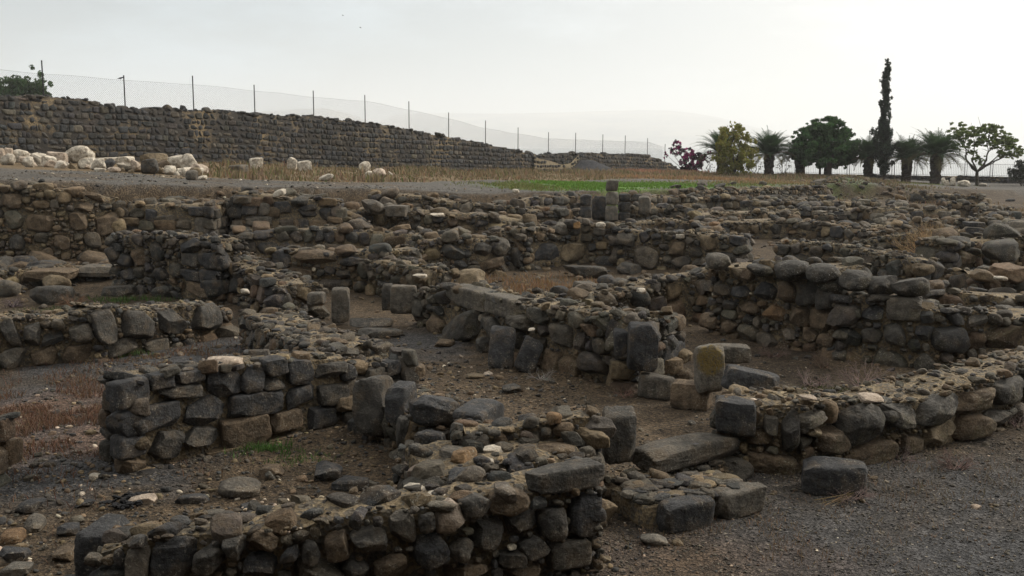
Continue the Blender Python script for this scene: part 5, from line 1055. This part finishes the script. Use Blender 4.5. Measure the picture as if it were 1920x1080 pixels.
bush('dark_bush', 'dark rounded bush cut by the right picture edge', 1915, 345, 97, [(1903, 320, .7), (1915, 315, .9), (1930, 318, 1.0), (1900, 326, .5), (1912, 330, .7)], (.02, .025, .015), 1300, .10)
bush('bare_shrub', 'bare twiggy shrub before the railing right of the first palm', 1470, 326, 99, [(1465, 305, .35), (1475, 300, .4), (1480, 312, .3), (1458, 312, .3)], (.05, .045, .025), 90, .06)
bush('low_shrub', 'scraggy shrub below the yellow green tree', 1415, 326, 99, [(1408, 308, .4), (1418, 304, .4), (1425, 314, .3)], (.05, .05, .025), 140, .06); bush('low_shrub', 'thin reddish shrub left of the yellow green tree', 1330, 326, 99, [(1325, 300, .5), (1335, 290, .5), (1332, 312, .6)], (.05, .03, .03), 150, .07)
bush('distant_tree', 'green tree crown showing over the wall at far left', 45, 200, 75, [(12, 172, .9), (25, 165, 1.0), (45, 166, 1.1), (60, 168, 1.0), (75, 165, .8), (84, 176, .8), (40, 180, 1.3), (15, 182, 1.0), (68, 182, 1.2)], (.05, .085, .035), 900, .12, 1.0, cat='tree')
# parapet and railing by the lake
def tline(px0, y0, d0, px1, y1, d1, n): return [P_pd(px0 + (px1 - px0) * f, y0 + (y1 - y0) * f, d0 + (d1 - d0) * f) for f in np.linspace(0, 1, n)]
wall('parapet', 'low dark parapet wall with railing along the lake', [(1380, 325, 108), (1560, 326.5, 106), (1700, 329, 104), (1920, 332, 102), (2030, 333, 101)], .45, 'far', mode='d', top='none', mat='far', core='mortar_dark', name='parapet_wall', group=None, jag=.01, scale=.8, ends=(1, 0))
rl = empty('iron_railing', P_pd(1650, 328, 105)); tag(rl, 'thin iron bar railing on the lake parapet behind the palms', 'railing')
pA, pB = P_pd(1380, 325, 108.2), P_pd(2030, 333, 101.2); Lr = np.linalg.norm(pB - pA); bars = []
KX = [1380, 1560, 1700, 1920, 2030]; KY = [325, 326.5, 329, 332, 333]; KD = [108.2, 106.2, 104.2, 102.2, 101.2]
def rp(f):
    px = 1380 + 650 * f; d = np.interp(px, KX, KD); p = P_pd(px, np.interp(px, KX, KY), d); return p
for f in np.arange(0, 1, .17 / Lr): p = rp(f); bars.append((p - [0, 0, .05], p + [0, 0, 1.3], .011, .011))
for z in (.12, 1.25):
    for f in np.linspace(0, 1, 41)[:-1]: bars.append((rp(f) + [0, 0, z], rp(f + 1 / 40) + [0, 0, z], .014, .014))
V, Q = tubes(bars, 4); mkmesh('bars', V, Q, mats=(M['iron'],), origin=rl.location, parent=rl)
for px in [1443, 1490, 1588, 1672, 1714, 1808, 1856, 1900]:
    for off in (0, 4.5): 
        f = (px + off - 1380) / 650; p = rp(f); v_, q_ = tubes([(p - [0, 0, .1], p + [0, 0, 1.55], .03, .03)], 4); mkmesh('post', v_, q_, mats=(M['iron'],), origin=p, parent=rl, smooth=False)
# dark gravel heap against the wall
hp = P_pd(1110, 322, 91); bag = Bag()
GXh = np.linspace(-1, 1, 40); V = []
for a_ in GXh:
    for b_ in np.linspace(-1, 1, 20):
        r = math.hypot(a_, b_); x, y = hp[0] + a_ * 3.2, hp[1] + b_ * 1.6; V.append((x, y, gz(x, y) - .1 + .8 * max(0, 1 - r) ** .9 + .04 * float(vnoise(np.array([x * 4, y * 4, 0])))))
i, j = np.meshgrid(np.arange(39), np.arange(19), indexing='ij'); a = (i * 20 + j).ravel()
o = mkmesh('gravel_heap', V, np.stack([a, a + 20, a + 21, a + 1], 1), col=np.tile([.04, .04, .043], (len(V), 1)), mats=(gm,), origin=hp); tag(o, 'heap of dark gravel against the long wall behind the lawn', 'gravel heap')

# ------------------------------------------------------------------ unseen dark block and overhang, added behind the camera to shade the foreground
bv, bq = [], []
def bbox(x0, x1, y0, y1, z0, z1):
    o_ = len(bv); bv.extend((x, y, z) for x in (x0, x1) for y in (y0, y1) for z in (z0, z1)); bq.extend([tuple(i + o_ for i in q) for q in [(0, 1, 3, 2), (4, 6, 7, 5), (0, 4, 5, 1), (2, 3, 7, 6), (0, 2, 6, 4), (1, 5, 7, 3)]])
bbox(-16, 16, -12, -2.0, -.3, 6.9); o = mkmesh('shade_blocker', bv, bq, mats=(M['mortar_dark'],), smooth=False, origin=(0, -7, 0)); tag(o, 'unseen dark shade block with a deep flat overhang added behind the viewpoint', 'shade_blocker')
bv, bq = [], []; bbox(-17, 17, -13, 1.6, 6.91, 7.3); mkmesh('shade_overhang', bv, bq, mats=(M['mortar_dark'],), smooth=False, origin=(0, -7, 6.9), parent=o)
# ------------------------------------------------------------------ air, sky, sun, camera
SUN_EL, SUN_AZ = R(32), R(62)                                       # azimuth to the right of the view direction
sd = np.array([math.sin(SUN_AZ) * math.cos(SUN_EL), math.cos(SUN_AZ) * math.cos(SUN_EL), math.sin(SUN_EL)])
hz = mkmesh('haze', [(x, y, z) for x in (-14000, 14000) for y in (-220, 22500) for z in (-10, 520)], [(0, 1, 3, 2), (4, 6, 7, 5), (0, 4, 5, 1), (2, 3, 7, 6), (0, 2, 6, 4), (1, 5, 7, 3)], smooth=False); tag(hz, kind='stuff')
m = bpy.data.materials.new('haze_air'); m.use_nodes = True; nt = m.node_tree; nt.nodes.clear()
ou = nt.nodes.new('ShaderNodeOutputMaterial'); vo = nt.nodes.new('ShaderNodeVolumePrincipled'); vo.inputs['Density'].default_value = 2.4e-4; vo.inputs['Color'].default_value = (.97, .98, .99, 1); vo.inputs['Anisotropy'].default_value = .3
nt.links.new(vo.outputs[0], ou.inputs['Volume']); hz.data.materials.append(m)

w = bpy.data.worlds.new('World'); SC.world = w; w.use_nodes = True; nt = w.node_tree; bg = nt.nodes['Background']; out = nt.nodes['World Output']
sky = N(nt, 'ShaderNodeTexSky', sky_type='NISHITA', sun_disc=False, sun_elevation=SUN_EL, sun_rotation=SUN_AZ); sky.dust_density = 3.0
nt.links.new(sky.outputs[0], bg.inputs['Color']); bg.inputs['Strength'].default_value = .09
dirv = N(nt, 'ShaderNodeTexCoord').outputs['Generated']
dt = N(nt, 'ShaderNodeVectorMath', operation='DOT_PRODUCT'); nt.links.new(dirv, dt.inputs[0]); dt.inputs[1].default_value = tuple(sd)
glow = math_(nt, 'POWER', math_(nt, 'MAXIMUM', dt.outputs['Value'], 0.0), 2.2)
mp = N(nt, 'ShaderNodeMapping'); mp.inputs['Scale'].default_value = (1.6, 1.6, 5.5); nt.links.new(dirv, mp.inputs['Vector'])
cn = noise(nt, mp.outputs[0], 1.7, 7, .58)
clouds = ramp(nt, cn, [(.47, 0.0), (.66, .75)])
sepz = N(nt, 'ShaderNodeSeparateXYZ'); nt.links.new(dirv, sepz.inputs[0])
hor = ramp(nt, sepz.outputs['Z'], [(0.0, .90), (.13, .52), (.3, .8), (.6, 1.0)])
zen = ramp(nt, sepz.outputs['Z'], [(.10, 0.0), (.75, 1.0)])
veil = math_(nt, 'MINIMUM', math_(nt, 'ADD', math_(nt, 'ADD', hor, math_(nt, 'MULTIPLY', clouds, .4)), math_(nt, 'MULTIPLY', glow, .6)), .97)
bg2 = N(nt, 'ShaderNodeBackground'); nt.links.new(mix(nt, ramp(nt, sepz.outputs['Z'], [(.12, 0.0), (.4, 1.0)]), mix(nt, ramp(nt, glow, [(.04, 0.0), (.45, 1.0)]), (.68, .87, 1.0), (1.0, .985, .955)), (1.0, .98, .935)), bg2.inputs['Color'])
nt.links.new(math_(nt, 'ADD', math_(nt, 'ADD', math_(nt, 'ADD', .57, math_(nt, 'MULTIPLY', zen, .68)), math_(nt, 'MULTIPLY', clouds, .26)), math_(nt, 'MULTIPLY', glow, .9)), bg2.inputs['Strength'])
mx = N(nt, 'ShaderNodeMixShader'); nt.links.new(veil, mx.inputs[0]); nt.links.new(bg.outputs[0], mx.inputs[1]); nt.links.new(bg2.outputs[0], mx.inputs[2]); nt.links.new(mx.outputs[0], out.inputs['Surface'])
L = bpy.data.lights.new('sun', 'SUN'); L.energy = 3.2; L.angle = R(6); L.color = (1, .92, .80); lo = bpy.data.objects.new('sun', L); COL.objects.link(lo)
from mathutils import Vector
lo.rotation_euler = Vector(-sd).to_track_quat('-Z', 'Y').to_euler(); lo.location = (20, 0, 30)
cam = bpy.data.cameras.new('camera'); co_ = bpy.data.objects.new('camera', cam); COL.objects.link(co_); co_.location = (0, 0, CAMH); co_.rotation_euler = (math.pi / 2 - PITCH, 0, 0)
cam.sensor_width = 36; cam.lens = 36 * FPX / 1920; cam.clip_end = 60000; cam.clip_start = .1; SC.camera = co_
SC.view_settings.view_transform = 'Standard'; SC.view_settings.look = 'None'; SC.view_settings.exposure = 0; SC.view_settings.gamma = 1
SC.cycles.use_denoising = True; SC.cycles.max_bounces = 6; SC.cycles.volume_bounces = 3; SC.cycles.diffuse_bounces = 3
